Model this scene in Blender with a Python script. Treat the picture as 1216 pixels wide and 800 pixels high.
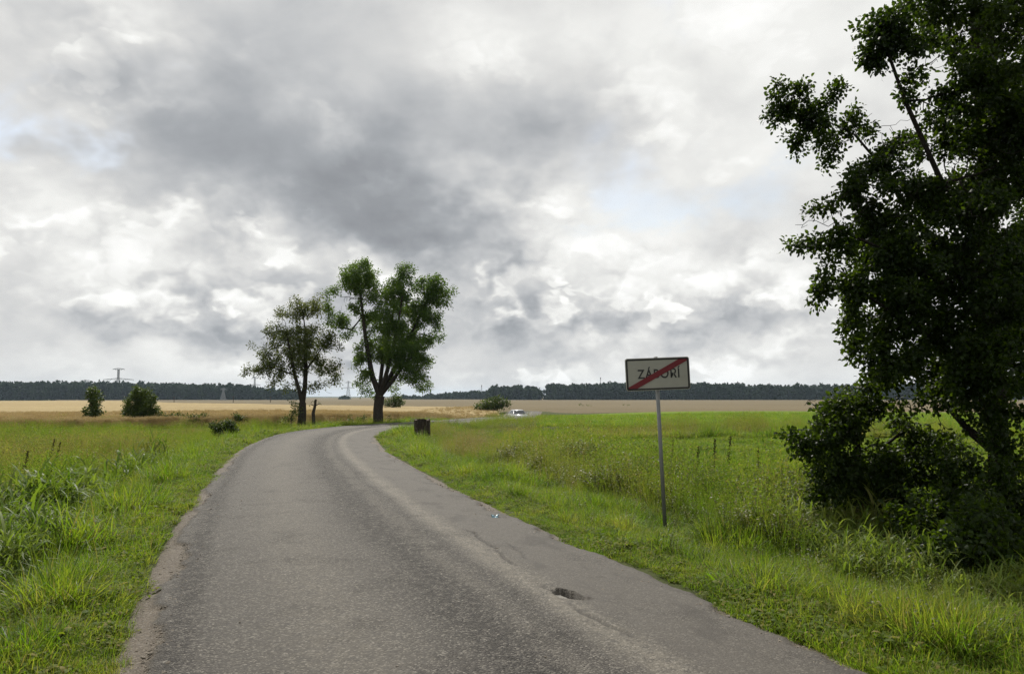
import bpy, bmesh, math, random
import numpy as np
from mathutils import Vector, Matrix, Euler

for _o in list(bpy.data.objects):
    bpy.data.objects.remove(_o)
SC = bpy.context.scene
COL = SC.collection
R = math.radians

# ------------------------------------------------------------------ camera
CAM_H = 1.75
FPX = 946.0                      # focal length in photo pixels (1216 wide)
PITCH = math.atan(70.0 / FPX)
cam_d = bpy.data.cameras.new('camera')
cam_d.sensor_width = 36.0
cam_d.lens = 36.0 * FPX / 1216.0
cam_d.clip_start = 0.05
cam_d.clip_end = 20000
cam = bpy.data.objects.new('camera', cam_d)
COL.objects.link(cam)
cam.location = (0, 0, CAM_H)
cam.rotation_euler = (R(90) + PITCH, 0, 0)
SC.camera = cam

# ------------------------------------------------------------------ node helper
class E:
    """a socket with arithmetic"""
    tree = None
    def __init__(s, sock): s.s = sock
    @staticmethod
    def node(t, **kw):
        n = E.tree.nodes.new(t)
        for k, v in kw.items(): setattr(n, k, v)
        return n
    @staticmethod
    def put(inp, v):
        if isinstance(v, E): E.tree.links.new(v.s, inp)
        else: inp.default_value = v
    @staticmethod
    def m(op, a, b=None, c=None, clamp=False):
        n = E.node('ShaderNodeMath', operation=op, use_clamp=clamp)
        E.put(n.inputs[0], a)
        if b is not None: E.put(n.inputs[1], b)
        if c is not None: E.put(n.inputs[2], c)
        return E(n.outputs[0])
    def __add__(a, b): return E.m('ADD', a, b)
    __radd__ = __add__
    def __sub__(a, b): return E.m('SUBTRACT', a, b)
    def __rsub__(a, b): return E.m('SUBTRACT', b, a)
    def __mul__(a, b): return E.m('MULTIPLY', a, b)
    __rmul__ = __mul__
    def __truediv__(a, b): return E.m('DIVIDE', a, b)
    def __pow__(a, b): return E.m('POWER', a, b)

def sstep(v, lo, hi, o0=0.0, o1=1.0):
    n = E.node('ShaderNodeMapRange', interpolation_type='SMOOTHSTEP')
    E.put(n.inputs[0], v)
    for i, q in enumerate((lo, hi, o0, o1)): n.inputs[1 + i].default_value = q
    return E(n.outputs[0])
def xyz(x, y, z):
    n = E.node('ShaderNodeCombineXYZ')
    for i, v in enumerate((x, y, z)): E.put(n.inputs[i], v)
    return E(n.outputs[0])
def sep(v):
    n = E.node('ShaderNodeSeparateXYZ'); E.put(n.inputs[0], v)
    return [E(o) for o in n.outputs]
def noise(vec, scale, detail=3.0, rough=0.5, dist=0.0):
    n = E.node('ShaderNodeTexNoise')
    if vec is not None: E.put(n.inputs['Vector'], vec)
    n.inputs['Scale'].default_value = scale; n.inputs['Detail'].default_value = detail
    n.inputs['Roughness'].default_value = rough; n.inputs['Distortion'].default_value = dist
    return E(n.outputs['Fac'])
def ramp(v, stops):
    n = E.node('ShaderNodeValToRGB'); E.put(n.inputs[0], v)
    cr = n.color_ramp
    while len(cr.elements) < len(stops): cr.elements.new(0.5)
    for e, (p, c) in zip(cr.elements, stops):
        e.position = p; e.color = (*c, 1)
    return E(n.outputs[0])
def mixc(f, a, b, mode='MIX'):
    n = E.node('ShaderNodeMix', data_type='RGBA', blend_type=mode)
    E.put(n.inputs[0], f)
    for i, v in ((6, a), (7, b)):
        if isinstance(v, E): E.put(n.inputs[i], v)
        else: n.inputs[i].default_value = (*v, 1)
    return E(n.outputs[2])
def blob(frame, ca, ce, ra, re, amp):
    """soft elliptical mass round azimuth ca, elevation ce (degrees)"""
    n = E.node('ShaderNodeVectorMath', operation='MULTIPLY_ADD'); E.put(n.inputs[0], frame)
    n.inputs[1].default_value = (1 / ra, 1 / re, 0); n.inputs[2].default_value = (-ca / ra, -ce / re, 0)
    l = E.node('ShaderNodeVectorMath', operation='LENGTH'); E.put(l.inputs[0], E(n.outputs[0]))
    return sstep(E(l.outputs['Value']), 0.0, 1.75, amp, 0.0)
def blobs(frame, lst):
    t = None
    for q in lst:
        b_ = blob(frame, *q); t = b_ if t is None else t + b_
    return t

# ------------------------------------------------------------------ world: sky with broken cloud
SUN_AZ, SUN_EL = -13.0, 51.0      # degrees; azimuth 0 = the way the camera looks, + to its right
wd = bpy.data.worlds.new('World'); SC.world = wd; wd.use_nodes = True
E.tree = wd.node_tree
wd.node_tree.nodes.clear()
tc = E.node('ShaderNodeTexCoord')
D = E(tc.outputs['Generated'])
dx, dy, dz = sep(D)
el = E.m('ARCSINE', dz) * (180 / math.pi)
az = E.m('ARCTAN2', dx, dy) * (180 / math.pi)
# stereographic plane seen from the zenith: no seam, no stretching towards the horizon
zz = E.m('MAXIMUM', dz, -0.2) + 1.0
sx = dx / zz; sy = dy / zz
rr = E.m('SQRT', E.m('SQRT', sx * sx + sy * sy))
def plane(k, ox=0.0): return xyz(sx * rr * k + ox, sy * rr * k, 0.0)
def n2(vec, scale, detail=3.0, rough=0.5, dist=0.0):
    n = E.node('ShaderNodeTexNoise', noise_dimensions='2D')
    E.put(n.inputs['Vector'], vec)
    n.inputs['Scale'].default_value = scale; n.inputs['Detail'].default_value = detail
    n.inputs['Roughness'].default_value = rough; n.inputs['Distortion'].default_value = dist
    return n
def puff(vec, scale, det):
    n = E.node('ShaderNodeTexVoronoi', feature='F1', voronoi_dimensions='2D')
    E.put(n.inputs['Vector'], vec)
    n.inputs['Scale'].default_value = scale; n.inputs['Detail'].default_value = det
    n.inputs['Roughness'].default_value = 0.5
    return 1.0 - E(n.outputs['Distance'])
S0 = plane(1.0)
w1 = E(n2(S0, 8.0, 4.0, 0.56).outputs['Fac']) - 0.5; w2 = E(n2(plane(1.0, 5.3), 8.0, 4.0, 0.56).outputs['Fac']) - 0.5
FR = xyz(az + w1 * 24.0, el + w2 * 12.0, 0.0)
big = E(n2(plane(1.0, 3.1), 3.6, 3.0, 0.5, 0.2).outputs['Fac'])       # large soft masses
soft = E(n2(plane(1.0, 7.7), 11.0, 5.0, 0.52, 0.2).outputs['Fac'])    # softer, smaller ones
wu = (E(n2(plane(1.0, 1.3), 21.0, 3.0, 0.55).outputs['Fac']) - 0.5) * 0.085; wv = (E(n2(plane(1.0, 2.9), 21.0, 3.0, 0.55).outputs['Fac']) - 0.5) * 0.085
def bil(k): return xyz(sx * rr * k + wu, sy * rr * k + wv, 0.0)
p0 = puff(bil(1.0), 9.5, 2.0)
p1 = puff(bil(0.972), 9.5, 1.0)
relief = E.m('MAXIMUM', p0 - p1, (p0 - p1) * 0.55)                                              # sunlit tops, shaded undersides
fine = soft - 0.5
cum = blobs(FR, [
    (-25.0, 9.0, 12.0, 4.5, 1.0),
    (4.0, 7.0, 9.0, 6.0, 1.0),
    (-14.0, 6.0, 12.0, 3.0, 0.7),
    (17.0, 6.0, 9.0, 3.0, 0.8),
    (-27.0, 23.0, 6.0, 4.0, 0.6),
    (8.0, 22.0, 8.0, 5.0, 0.35)])
cum = E.m('MULTIPLY', cum + sstep(soft, 0.55, 0.75) * 0.35, 1.0, clamp=True)
dark = blobs(FR, [
    (-13.5, 16.8, 16, 4.6, 1.0),
    (-7.0, 12.6, 9, 3.6, 0.85),
    (-17, 24, 14, 5, 0.4),
    (0.7, 21, 6, 3.2, 0.25),
    (-22, 4.4, 10, 1.4, 0.36),
    (6.7, 5.6, 6, 1.9, 0.36),
    (-1.5, 6.0, 5, 2.2, 0.25),
    (14, 4.0, 8, 1.0, 0.15)])
bright = blobs(FR, [
    (-28, 10.2, 11, 4.4, 0.6),
    (-30, 23, 5, 4.5, 0.65),
    (2.5, 13.2, 4, 3.2, 0.7),
    (11.5, 21.5, 14, 9, 0.85),
    (18, 9, 12, 6, 0.5),
    (-17, 8.6, 9, 2.6, 0.45),
    (0, 1.5, 60, 2.2, 0.25)])
edge = sstep(soft * 0.9 + p0 * 0.42, 0.70, 0.765)                   # crisp cauliflower outlines of the cumulus
lum = (0.63 + edge * cum * 0.19 - cum * 0.04 + (big - 0.5) * 0.62 + (soft - 0.5) * 0.42 + relief * (cum * 1.1 + 0.10) - dark * 0.41 + bright * 0.30)
ccol = ramp(lum, [(0.0, (0.25, 0.262, 0.28)), (0.22, (0.345, 0.36, 0.38)), (0.42, (0.49, 0.50, 0.51)),
                  (0.62, (0.645, 0.645, 0.635)), (0.80, (0.80, 0.80, 0.775)), (1.0, (0.93, 0.93, 0.91))])
hole = blobs(FR, [
    (14.5, 27.0, 3.5, 2.0, 0.8),
    (-31.0, 17.0, 3.0, 2.0, 1.0),
    (11.0, 14.5, 6.0, 2.6, 0.75)]) + sstep(big, 0.32, 0.2) * 0.5
hole = E.m('MULTIPLY', hole, sstep(soft, 0.62, 0.42), clamp=True)
sky = E.node('ShaderNodeTexSky', sky_type='NISHITA', sun_disc=False)
sky.sun_elevation = R(SUN_EL); sky.sun_rotation = R(SUN_AZ); sky.air_density = 1.2; sky.dust_density = 2.5
bg_sky = E.node('ShaderNodeBackground'); bg_sky.inputs[1].default_value = 0.13
E.put(bg_sky.inputs[0], E(sky.outputs[0]))
bg_cl = E.node('ShaderNodeBackground'); bg_cl.inputs[1].default_value = 1.10
E.put(bg_cl.inputs[0], ccol)
mx = E.node('ShaderNodeMixShader')
E.put(mx.inputs[0], E.m('MULTIPLY', hole, 0.8, clamp=True))
E.put(mx.inputs[1], E(bg_cl.outputs[0])); E.put(mx.inputs[2], E(bg_sky.outputs[0]))
wd.cycles.sampling_method = 'MANUAL'; wd.cycles.sample_map_resolution = 512
wo = E.node('ShaderNodeOutputWorld')
E.put(wo.inputs[0], E(mx.outputs[0]))

# ------------------------------------------------------------------ sun, exposure
sun_d = bpy.data.lights.new('sun', 'SUN')
sun_d.energy = 5.0; sun_d.angle = R(1.0); sun_d.color = (1.0, 0.95, 0.87)
sun = bpy.data.objects.new('sun', sun_d); COL.objects.link(sun)
_sd = Vector((math.sin(R(SUN_AZ)) * math.cos(R(SUN_EL)), math.cos(R(SUN_AZ)) * math.cos(R(SUN_EL)), math.sin(R(SUN_EL))))
sun.rotation_euler = (-_sd).to_track_quat('-Z', 'Y').to_euler()
sun.location = _sd * 50
SC.view_settings.view_transform = 'Standard'
SC.view_settings.look = 'None'
SC.view_settings.exposure = 0.0
SC.view_settings.gamma = 1.0
SC.view_settings.use_curve_mapping = False
SC.render.engine = 'CYCLES'
SC.cycles.use_denoising = True
SC.cycles.denoising_prefilter = 'NONE'
SC.cycles.max_bounces = 6
SC.cycles.diffuse_bounces = 3
SC.cycles.glossy_bounces = 2
SC.cycles.transmission_bounces = 3
SC.cycles.transparent_max_bounces = 4
SC.cycles.volume_bounces = 0
SC.cycles.use_adaptive_sampling = True
SC.cycles.adaptive_threshold = 0.015

# ------------------------------------------------------------------ general helpers
def ray(px, py):
    """photo pixel -> direction (right, forward, up) with forward = 1"""
    a = (px - 608.0) / FPX; b = (400.0 - py) / FPX
    y = math.cos(PITCH) - b * math.sin(PITCH)
    z = math.sin(PITCH) + b * math.cos(PITCH)
    return a / y, z / y
def at(px, py, Y):
    a, c = ray(px, py)
    return np.array((a * Y, Y, CAM_H + c * Y))
def link(name, data, parent=None):
    o = bpy.data.objects.new(name, data); COL.objects.link(o)
    if parent is not None: o.parent = parent
    return o
def tag(o, label=None, cat=None, group=None, kind=None):
    if label: o['label'] = label
    if cat: o['category'] = cat
    if group: o['group'] = group
    if kind: o['kind'] = kind
    return o
def empty(name, loc, label, cat, group=None, rz=0.0):
    o = link(name, None); o.location = loc; o.rotation_euler = (0, 0, rz); o.empty_display_size = 0.2
    return tag(o, label, cat, group)
def np_mesh(name, V, F, mat=None, smooth=False, attrs=None, uv=None):
    """fast mesh from numpy arrays; F is (n,3) or (n,4)"""
    V = np.asarray(V, np.float32); F = np.asarray(F, np.int32)
    me = bpy.data.meshes.new(name)
    k = F.shape[1]
    me.vertices.add(len(V)); me.vertices.foreach_set('co', V.ravel())
    me.loops.add(F.size); me.loops.foreach_set('vertex_index', F.ravel())
    me.polygons.add(len(F))
    me.polygons.foreach_set('loop_start', np.arange(0, F.size, k, dtype=np.int32))
    me.polygons.foreach_set('loop_total', np.full(len(F), k, np.int32))
    if smooth: me.polygons.foreach_set('use_smooth', np.ones(len(F), bool))
    for an, av in (attrs or {}).items():
        at_ = me.attributes.new(an, 'FLOAT', 'POINT'); at_.data.foreach_set('value', np.asarray(av, np.float32).ravel())
    me.update(calc_edges=True)
    if mat is not None: me.materials.append(mat)
    return me
def grid_faces(nr, nc, wrap=False):
    i, j = np.meshgrid(np.arange(nr - 1), np.arange(nc if wrap else nc - 1), indexing='ij')
    j2 = (j + 1) % nc
    return np.stack([i * nc + j, i * nc + j2, (i + 1) * nc + j2, (i + 1) * nc + j], -1).reshape(-1, 4)
def smooth01(t):
    t = np.clip(t, 0, 1); return t * t * (3 - 2 * t)
def vnoise(X, Y, f, seed=0):
    """cheap smooth value noise"""
    x = np.asarray(X, float) * f + seed * 17.13; y = np.asarray(Y, float) * f + seed * 9.71
    xi = np.floor(x); yi = np.floor(y); u = smooth01(x - xi); v = smooth01(y - yi)
    def h(a, b):
        q = np.sin(a * 127.1 + b * 311.7 + seed * 74.7) * 43758.5453
        return q - np.floor(q)
    return (h(xi, yi) * (1 - u) + h(xi + 1, yi) * u) * (1 - v) + (h(xi, yi + 1) * (1 - u) + h(xi + 1, yi + 1) * u) * v
def fnoise(X, Y, f, seed=0, oct=4):
    s = 0; a = 0.5
    for k in range(oct):
        s = s + a * vnoise(X, Y, f * 2 ** k, seed + k * 3); a *= 0.5
    return s
class MB:
    """collects simple solids into one mesh"""
    def __init__(s): s.bm = bmesh.new()
    def box(s, c, d, rot=None, bev=0.0):
        r = bmesh.ops.create_cube(s.bm, size=1.0)
        M = Matrix.Translation(c) @ (rot.to_matrix().to_4x4() if rot else Matrix()) @ Matrix.Diagonal((*d, 1))
        bmesh.ops.transform(s.bm, matrix=M, verts=r['verts'])
        if bev:
            es = list({e for v in r['verts'] for e in v.link_edges})
            bmesh.ops.bevel(s.bm, geom=es, offset=bev, segments=2, affect='EDGES')
        return s
    def bar(s, a, b, r, n=8, r2=None):
        a = Vector(a); b = Vector(b); d = b - a
        q = bmesh.ops.create_cone(s.bm, cap_ends=True, segments=n, radius1=r, radius2=r if r2 is None else r2, depth=d.length)
        M = Matrix.Translation((a + b) / 2) @ d.to_track_quat('Z', 'Y').to_matrix().to_4x4()
        bmesh.ops.transform(s.bm, matrix=M, verts=q['verts'])
        return s
    def poly(s, pts, thick, axis=1):
        """flat outline (x,z) extruded along -y by thick"""
        f = [s.bm.verts.new((p[0], 0.0, p[1])) for p in pts]
        b = [s.bm.verts.new((p[0], thick, p[1])) for p in pts]
        s.bm.faces.new(f); s.bm.faces.new(b[::-1])
        for i in range(len(pts)):
            j = (i + 1) % len(pts); s.bm.faces.new((f[i], b[i], b[j], f[j]))
        return s
    def build(s, name, mat, parent=None, smooth=False):
        bmesh.ops.recalc_face_normals(s.bm, faces=s.bm.faces)
        me = bpy.data.meshes.new(name); s.bm.to_mesh(me); s.bm.free(); me.materials.append(mat)
        if smooth:
            for p in me.polygons: p.use_smooth = True
        return link(name, me, parent)

# ------------------------------------------------------------------ materials
def mat_new(name):
    m = bpy.data.materials.new(name); m.use_nodes = True
    E.tree = m.node_tree; m.node_tree.nodes.clear()
    return m
def attr(name, typ='GEOMETRY'):
    n = E.node('ShaderNodeAttribute', attribute_name=name, attribute_type=typ)
    return E(n.outputs['Fac'])
def pos():
    return E(E.node('ShaderNodeNewGeometry').outputs['Position'])
def principled(col, rough=0.8, spec=0.3, bump=None, bstr=0.3, bdist=0.02, metal=0.0):
    p = E.node('ShaderNodeBsdfPrincipled')
    if isinstance(col, E): E.put(p.inputs['Base Color'], col)
    else: p.inputs['Base Color'].default_value = (*col, 1)
    E.put(p.inputs['Roughness'], rough)
    E.put(p.inputs['Specular IOR Level'], spec)
    p.inputs['Metallic'].default_value = metal
    if bump is not None:
        b = E.node('ShaderNodeBump'); b.inputs['Strength'].default_value = bstr; b.inputs['Distance'].default_value = bdist
        E.put(b.inputs['Height'], bump); E.put(p.inputs['Normal'], E(b.outputs[0]))
    return p
def out(sh):
    o = E.node('ShaderNodeOutputMaterial'); E.tree.links.new(sh.outputs[0], o.inputs[0])
def leafy(name, stops, trans, tfac=0.4, rough=0.45, spec=0.35, patch=0.25, dry=None, src='island'):
    """leaf or blade: colour varies per plant, per leaf and in patches over the place; light comes through it"""
    m = mat_new(name)
    if src == 'inst':
        rnd = E(E.node('ShaderNodeObjectInfo').outputs['Random'])
        var = rnd * 0.36 + attr('rnd') * 0.36
    else:
        var = attr('rnd') * 0.7
    pn = noise(pos(), patch, 4.0, 0.6)
    v = var + sstep(pn, 0.3, 0.7) * 0.4
    col = ramp(v, stops)
    tr = ramp(v, trans)
    if dry is not None:
        t = attr('dry', 'INSTANCER')
        t = E.m('ADD', t + (attr('rnd') - 0.5) * 0.6 * t, sstep(attr('rnd'), 0.90, 0.95) * 0.55, clamp=True)
        col = mixc(t, col, dry[0]); tr = mixc(t, tr, dry[1])
    p = principled(col, rough, spec)
    tl = E.node('ShaderNodeBsdfTranslucent'); E.put(tl.inputs[0], tr)
    mx = E.node('ShaderNodeMixShader'); mx.inputs[0].default_value = tfac
    E.tree.links.new(p.outputs[0], mx.inputs[1]); E.tree.links.new(tl.outputs[0], mx.inputs[2])
    out(mx)
    return m
def plain(name, col, rough=0.6, spec=0.4, var=0.15, scale=8.0, metal=0.0, bstr=0.0):
    m = mat_new(name)
    n = noise(E(E.node('ShaderNodeTexCoord').outputs['Object']), scale, 5.0, 0.6)
    c = mixc(n, tuple(x * (1 - var) for x in col), tuple(min(1, x * (1 + var)) for x in col))
    out(principled(c, rough, spec, n if bstr else None, bstr, 0.01, metal))
    return m

# ------------------------------------------------------------------ the road's course and the lie of the land
HW = 2.3                                             # half width of the asphalt
_ctl = np.array([(4.4, -9), (3.2, -4.5), (1.7, 0), (0.0, 5), (-1.35, 8.9), (-2.65, 12.8), (-4.75, 19.8), (-6.9, 27.8),
                 (-8.45, 36.0), (-8.7, 42.5), (-7.3, 49.0), (-4.2, 56.5), (-1.2, 66), (0.4, 78), (0.8, 95), (2.0, 115), (6, 150)], float)
def _catmull(P, n=40):
    o = []
    for i in range(1, len(P) - 2):
        p0, p1, p2, p3 = P[i - 1:i + 3]
        for t in np.linspace(0, 1, n, endpoint=False):
            o.append(0.5 * ((2 * p1) + (p2 - p0) * t + (2 * p0 - 5 * p1 + 4 * p2 - p3) * t * t + (3 * p1 - p0 - 3 * p2 + p3) * t ** 3))
    return np.array(o)
_c = _catmull(_ctl)
_s = np.concatenate([[0], np.cumsum(np.hypot(*np.diff(_c, axis=0).T))])
RS = np.arange(0, _s[-1], 0.2)                       # arc length samples
RC = np.stack([np.interp(RS, _s, _c[:, 0]), np.interp(RS, _s, _c[:, 1])], 1)
RT = np.gradient(RC, axis=0); RT /= np.linalg.norm(RT, axis=1)[:, None]
RN = np.stack([RT[:, 1], -RT[:, 0]], 1)              # to the right of travel
S_AT = lambda Y: float(np.interp(Y, RC[:, 1], RS))   # arc length at forward distance Y
def road_d(X, Y):
    """signed distance from the road's middle, + to the right, and arc length"""
    X = np.asarray(X, float).ravel(); Y = np.asarray(Y, float).ravel()
    d = np.empty(len(X)); s = np.empty(len(X))
    for k in range(0, len(X), 4000):
        dx_ = X[k:k + 4000, None] - RC[None, :, 0]; dy_ = Y[k:k + 4000, None] - RC[None, :, 1]
        q = dx_ * dx_ + dy_ * dy_; i = q.argmin(1); r = np.arange(len(i))
        sg = np.sign(dx_[r, i] * RN[i, 0] + dy_[r, i] * RN[i, 1])
        d[k:k + 4000] = np.sqrt(q[r, i]) * np.where(sg == 0, 1, sg); s[k:k + 4000] = RS[i]
    return d, s
def lie(X, Y):
    """broad fall of the land far away, and the hollow the far road dips into"""
    r = np.hypot(X, Y)
    z = -3.0 / 840 * np.clip(r - 60, 0, 840) - 0.0004 * np.clip(r - 900, 0, 3000)
    return z - 1.2 * np.exp(-((X - 0.8) ** 2 + (Y - 95) ** 2) / 14.0 ** 2)
def ground_h(X, Y, d=None):
    shp = np.shape(X); X = np.asarray(X, float).ravel(); Y = np.asarray(Y, float).ravel()
    if d is None: d, _ = road_d(X, Y)
    s = np.abs(d) - HW
    left = -0.10 - 0.42 * smooth01((s - 0.3) / 3.2) + 0.22 * smooth01((s - 7) / 9)
    right = -0.10 - 0.24 * smooth01((s - 0.2) / 2.6) + 0.05 * smooth01((s - 8) / 8)
    z = np.where(d < 0, left, right)
    z += smooth01((s - 0.4) / 1.5) * (fnoise(X, Y, 0.35, 3) - 0.47) * 0.22
    # field ditch on the left
    z -= 0.75 * np.exp(-((Y - 28.5 - 0.06 * (X + 15)) / 0.75) ** 4) * smooth01((-13.5 - X) / 1.5)
    z += lie(X, Y)
    return z.reshape(shp)

# ================================================================== SETTING
# ------------------------------------------------------------------ ground: one sheet to the horizon
m = mat_new('ground_soil_and_turf')
p_ = pos()
n1 = noise(p_, 0.12, 5.0, 0.6); n2_ = noise(p_, 6.0, 6.0, 0.65); n3_ = noise(p_, 0.9, 4.0, 0.6)
c = ramp(n1 * 0.5 + n3_ * 0.5, [(0.25, (0.022, 0.030, 0.006)), (0.45, (0.036, 0.046, 0.008)), (0.6, (0.050, 0.056, 0.012)), (0.8, (0.065, 0.056, 0.022))])
c = mixc(sstep(n2_, 0.45, 0.7) * 0.6, c, (0.022, 0.027, 0.008))
out(principled(c, 0.9, 0.15, n2_, 0.6, 0.08))
MAT_GROUND = m
_a = np.concatenate([np.linspace(-40, 40, 161), np.linspace(44, 316, 69)]) * math.pi / 180
_r = np.concatenate([np.arange(0.6, 16, 0.28), np.geomspace(16, 120, 150), np.geomspace(125, 9000, 60)])
AA, RR = np.meshgrid(_a, _r); GX = np.sin(AA) * RR; GY = np.cos(AA) * RR
V = np.stack([GX.ravel(), GY.ravel(), ground_h(GX, GY).ravel()], 1)
V = np.vstack([V, [[0, 0, -0.12]]])
me = np_mesh('ground', V, grid_faces(len(_r), len(_a), True)[:, ::-1], MAT_GROUND, True)
bm = bmesh.new(); bm.from_mesh(me); bm.verts.ensure_lookup_table()
_n = len(_a)
for i in range(_n): bm.faces.new((bm.verts[len(V) - 1], bm.verts[(i + 1) % _n], bm.verts[i]))
bm.to_mesh(me); bm.free()
for p__ in me.polygons: p__.use_smooth = True
tag(link('ground', me), 'rough green ground under the grass reaching to the horizon', kind='structure')

# ------------------------------------------------------------------ road
rs = np.concatenate([np.arange(0, S_AT(4.3), 0.25), np.arange(S_AT(4.3), S_AT(11.5), 0.02),
                     np.arange(S_AT(11.5), S_AT(20), 0.06), np.arange(S_AT(20), RS[-1] - 0.3, 0.35)])
EW = HW + 0.62
ru = np.concatenate([np.arange(-EW, -1.9, 0.05), np.arange(-1.9, 0.7, 0.10), np.arange(0.7, 1.75, 0.02), np.arange(1.75, EW + 0.01, 0.05)])
SS, UU = np.meshgrid(rs, ru, indexing='ij')
cx = np.interp(SS, RS, RC[:, 0]); cy = np.interp(SS, RS, RC[:, 1])
nx_ = np.interp(SS, RS, RN[:, 0]); ny_ = np.interp(SS, RS, RN[:, 1])
jag = (fnoise(SS, np.sign(UU) * 5, 0.7, 5) - 0.47) * 0.42 + (fnoise(SS, np.sign(UU) * 9, 3.0, 6) - 0.47) * 0.26
edge = HW - 0.10 + jag                                # ragged edge of the asphalt
over = np.abs(UU) - edge
Z = 0.03 * (1 - (UU / HW) ** 2) - 0.03
Z = Z + 0.012 * (fnoise(SS, UU, 0.55, 11) - 0.47)
Z -= 0.035 * smooth01(over / 0.05) + 0.16 * smooth01((np.abs(UU) - HW + 0.05) / 0.62)     # broken lip, then the shoulder falls away
Z += 0.02 * (fnoise(SS, UU, 7.0, 21) - 0.47) * smooth01(over / 0.05)
# wheel-track hollows
Z -= 0.012 * np.exp(-((UU + 1.45) / 0.35) ** 2) + 0.012 * np.exp(-((UU - 0.15) / 0.35) ** 2)
# crack that wanders along the patched seam, and the pothole on it
seam = 1.20 + 0.10 * np.sin(SS * 0.9 + 0.4) + 0.10 * (fnoise(SS, 0 * SS, 1.2, 31) - 0.47)
zig = seam + 0.14 * (fnoise(SS, 0 * SS, 2.4, 33) - 0.47) + 0.05 * (vnoise(SS, 0 * SS, 9.0, 35) - 0.5)
live = smooth01((fnoise(SS, 0 * SS, 0.8, 37, 3) - 0.43) * 12) * (SS > S_AT(3)) * (SS < S_AT(11.3))
crack_and_pit_shade = np.exp(-((UU - zig) / 0.019) ** 2) * live  # the crack line itself; pothole shade joins only in the mesh attribute
zig2 = zig + 0.22 + 0.2 * (fnoise(SS, 0 * SS, 1.7, 43) - 0.47)
crack2 = np.exp(-((UU - zig2) / 0.016) ** 2) * smooth01((fnoise(SS, 0 * SS, 1.0, 47, 3) - 0.47) * 12) * (SS < S_AT(11.3)) * (SS > S_AT(3))
pw = at(676, 704, 1.0); _t = CAM_H / (CAM_H - pw[2]); PH = (pw[0] * _t, _t)
PHD, PHS = [float(v[0]) for v in road_d([PH[0]], [PH[1]])]
ls = SS - PHS; lu = UU - PHD
aX = cx + nx_ * UU - PH[0]; aY = cy + ny_ * UU - PH[1]
ca, sa = math.cos(-1.03), math.sin(-1.03)
hx = aX * ca + aY * sa; hy = -aX * sa + aY * ca      # hx along the hole, hy away from the camera
wob = 0.05 * (fnoise(hx, 0 * hx, 11.0, 51) - 0.47); wob2 = 0.07 * (fnoise(hx, 0 * hx, 8.0, 53) - 0.47)
rimf = 0.045 - 0.9 * hx * hx + wob                    # far, broken rim
inside = (np.abs(hx) < 0.23) * (hy < rimf) * (hy > -0.12 + 1.8 * hx * hx + wob2)
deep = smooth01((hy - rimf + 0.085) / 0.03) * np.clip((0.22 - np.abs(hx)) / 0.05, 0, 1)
pot = inside * (0.13 + 0.87 * deep) + 0.10 * inside * (fnoise(hx, hy, 25.0, 55) - 0.47)
Z -= 0.15 * pot + 0.02 * np.clip(crack_and_pit_shade, 0, 1) + 0.012 * np.clip(crack2, 0, 1)
lipz = np.exp(-(((hy - rimf - 0.03) / 0.05) ** 2)) * (np.abs(hx) < 0.22) * (1 - inside)
Z += 0.018 * lipz
X = cx + nx_ * UU; Y = cy + ny_ * UU
Z = Z + lie(X, Y)
V = np.stack([X.ravel(), Y.ravel(), Z.ravel()], 1)
m = mat_new('worn_asphalt')
u = attr('across'); sl = attr('along')
st = xyz(u, sl * 0.18, 0.0)                                        # stretched along the way of travel
agg = E.node('ShaderNodeTexVoronoi', feature='F1'); agg.inputs['Scale'].default_value = 70.0
E.put(agg.inputs['Vector'], pos())
stone = E(agg.outputs['Distance'])
stc = E.node('ShaderNodeSeparateColor'); E.put(stc.inputs[0], E(agg.outputs['Color'])); stv = E(stc.outputs[0])
gr = noise(pos(), 45.0, 4.0, 0.75); gr2 = noise(pos(), 9.0, 5.0, 0.7)
blot = noise(pos(), 1.3, 5.0, 0.62); strk = noise(st, 2.2, 5.0, 0.6)
def band(c0, w): return E.m('EXPONENT', ((u - c0) * (1.0 / w)) * ((u - c0) * (1.0 / w)) * -1.0)
uw = (strk - 0.5) * 0.5
coarse = E.m('MULTIPLY', E.m('EXPONENT', E.m('POWER', (u + uw - 0.20) * (1 / 0.34), 2.0) * -1.0) * 1.0
             + E.m('EXPONENT', E.m('POWER', (u + uw * 0.4 + 2.0) * (1 / 0.16), 2.0) * -1.0) * 0.9
             + E.m('EXPONENT', E.m('POWER', (u + uw - 0.72) * (1 / 0.14), 2.0) * -1.0) * 0.45
             + sstep(blot, 0.5, 0.7) * 0.5, 1.0, clamp=True)
dust = E.m('MULTIPLY', E.m('EXPONENT', E.m('POWER', (u + uw * 0.5 - 1.05) * (1 / 0.20), 2.0) * -1.0) * 1.0
           + E.m('EXPONENT', E.m('POWER', (u + uw + 0.9) * (1 / 0.42), 2.0) * -1.0) * 0.42
           + E.m('EXPONENT', E.m('POWER', (u + uw - 0.52) * (1 / 0.12), 2.0) * -1.0) * 0.6, 1.0, clamp=True)
smooth_ = sstep(u + uw * 0.3, 1.15, 1.4)
base = mixc(blot, (0.038, 0.034, 0.028), (0.068, 0.061, 0.051))
base = mixc(dust * sstep(gr2, 0.25, 0.7), base, (0.180, 0.162, 0.130))
base = mixc(smooth_ * 0.8, base, mixc(gr2, (0.054, 0.048, 0.040), (0.086, 0.077, 0.065)))
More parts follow.
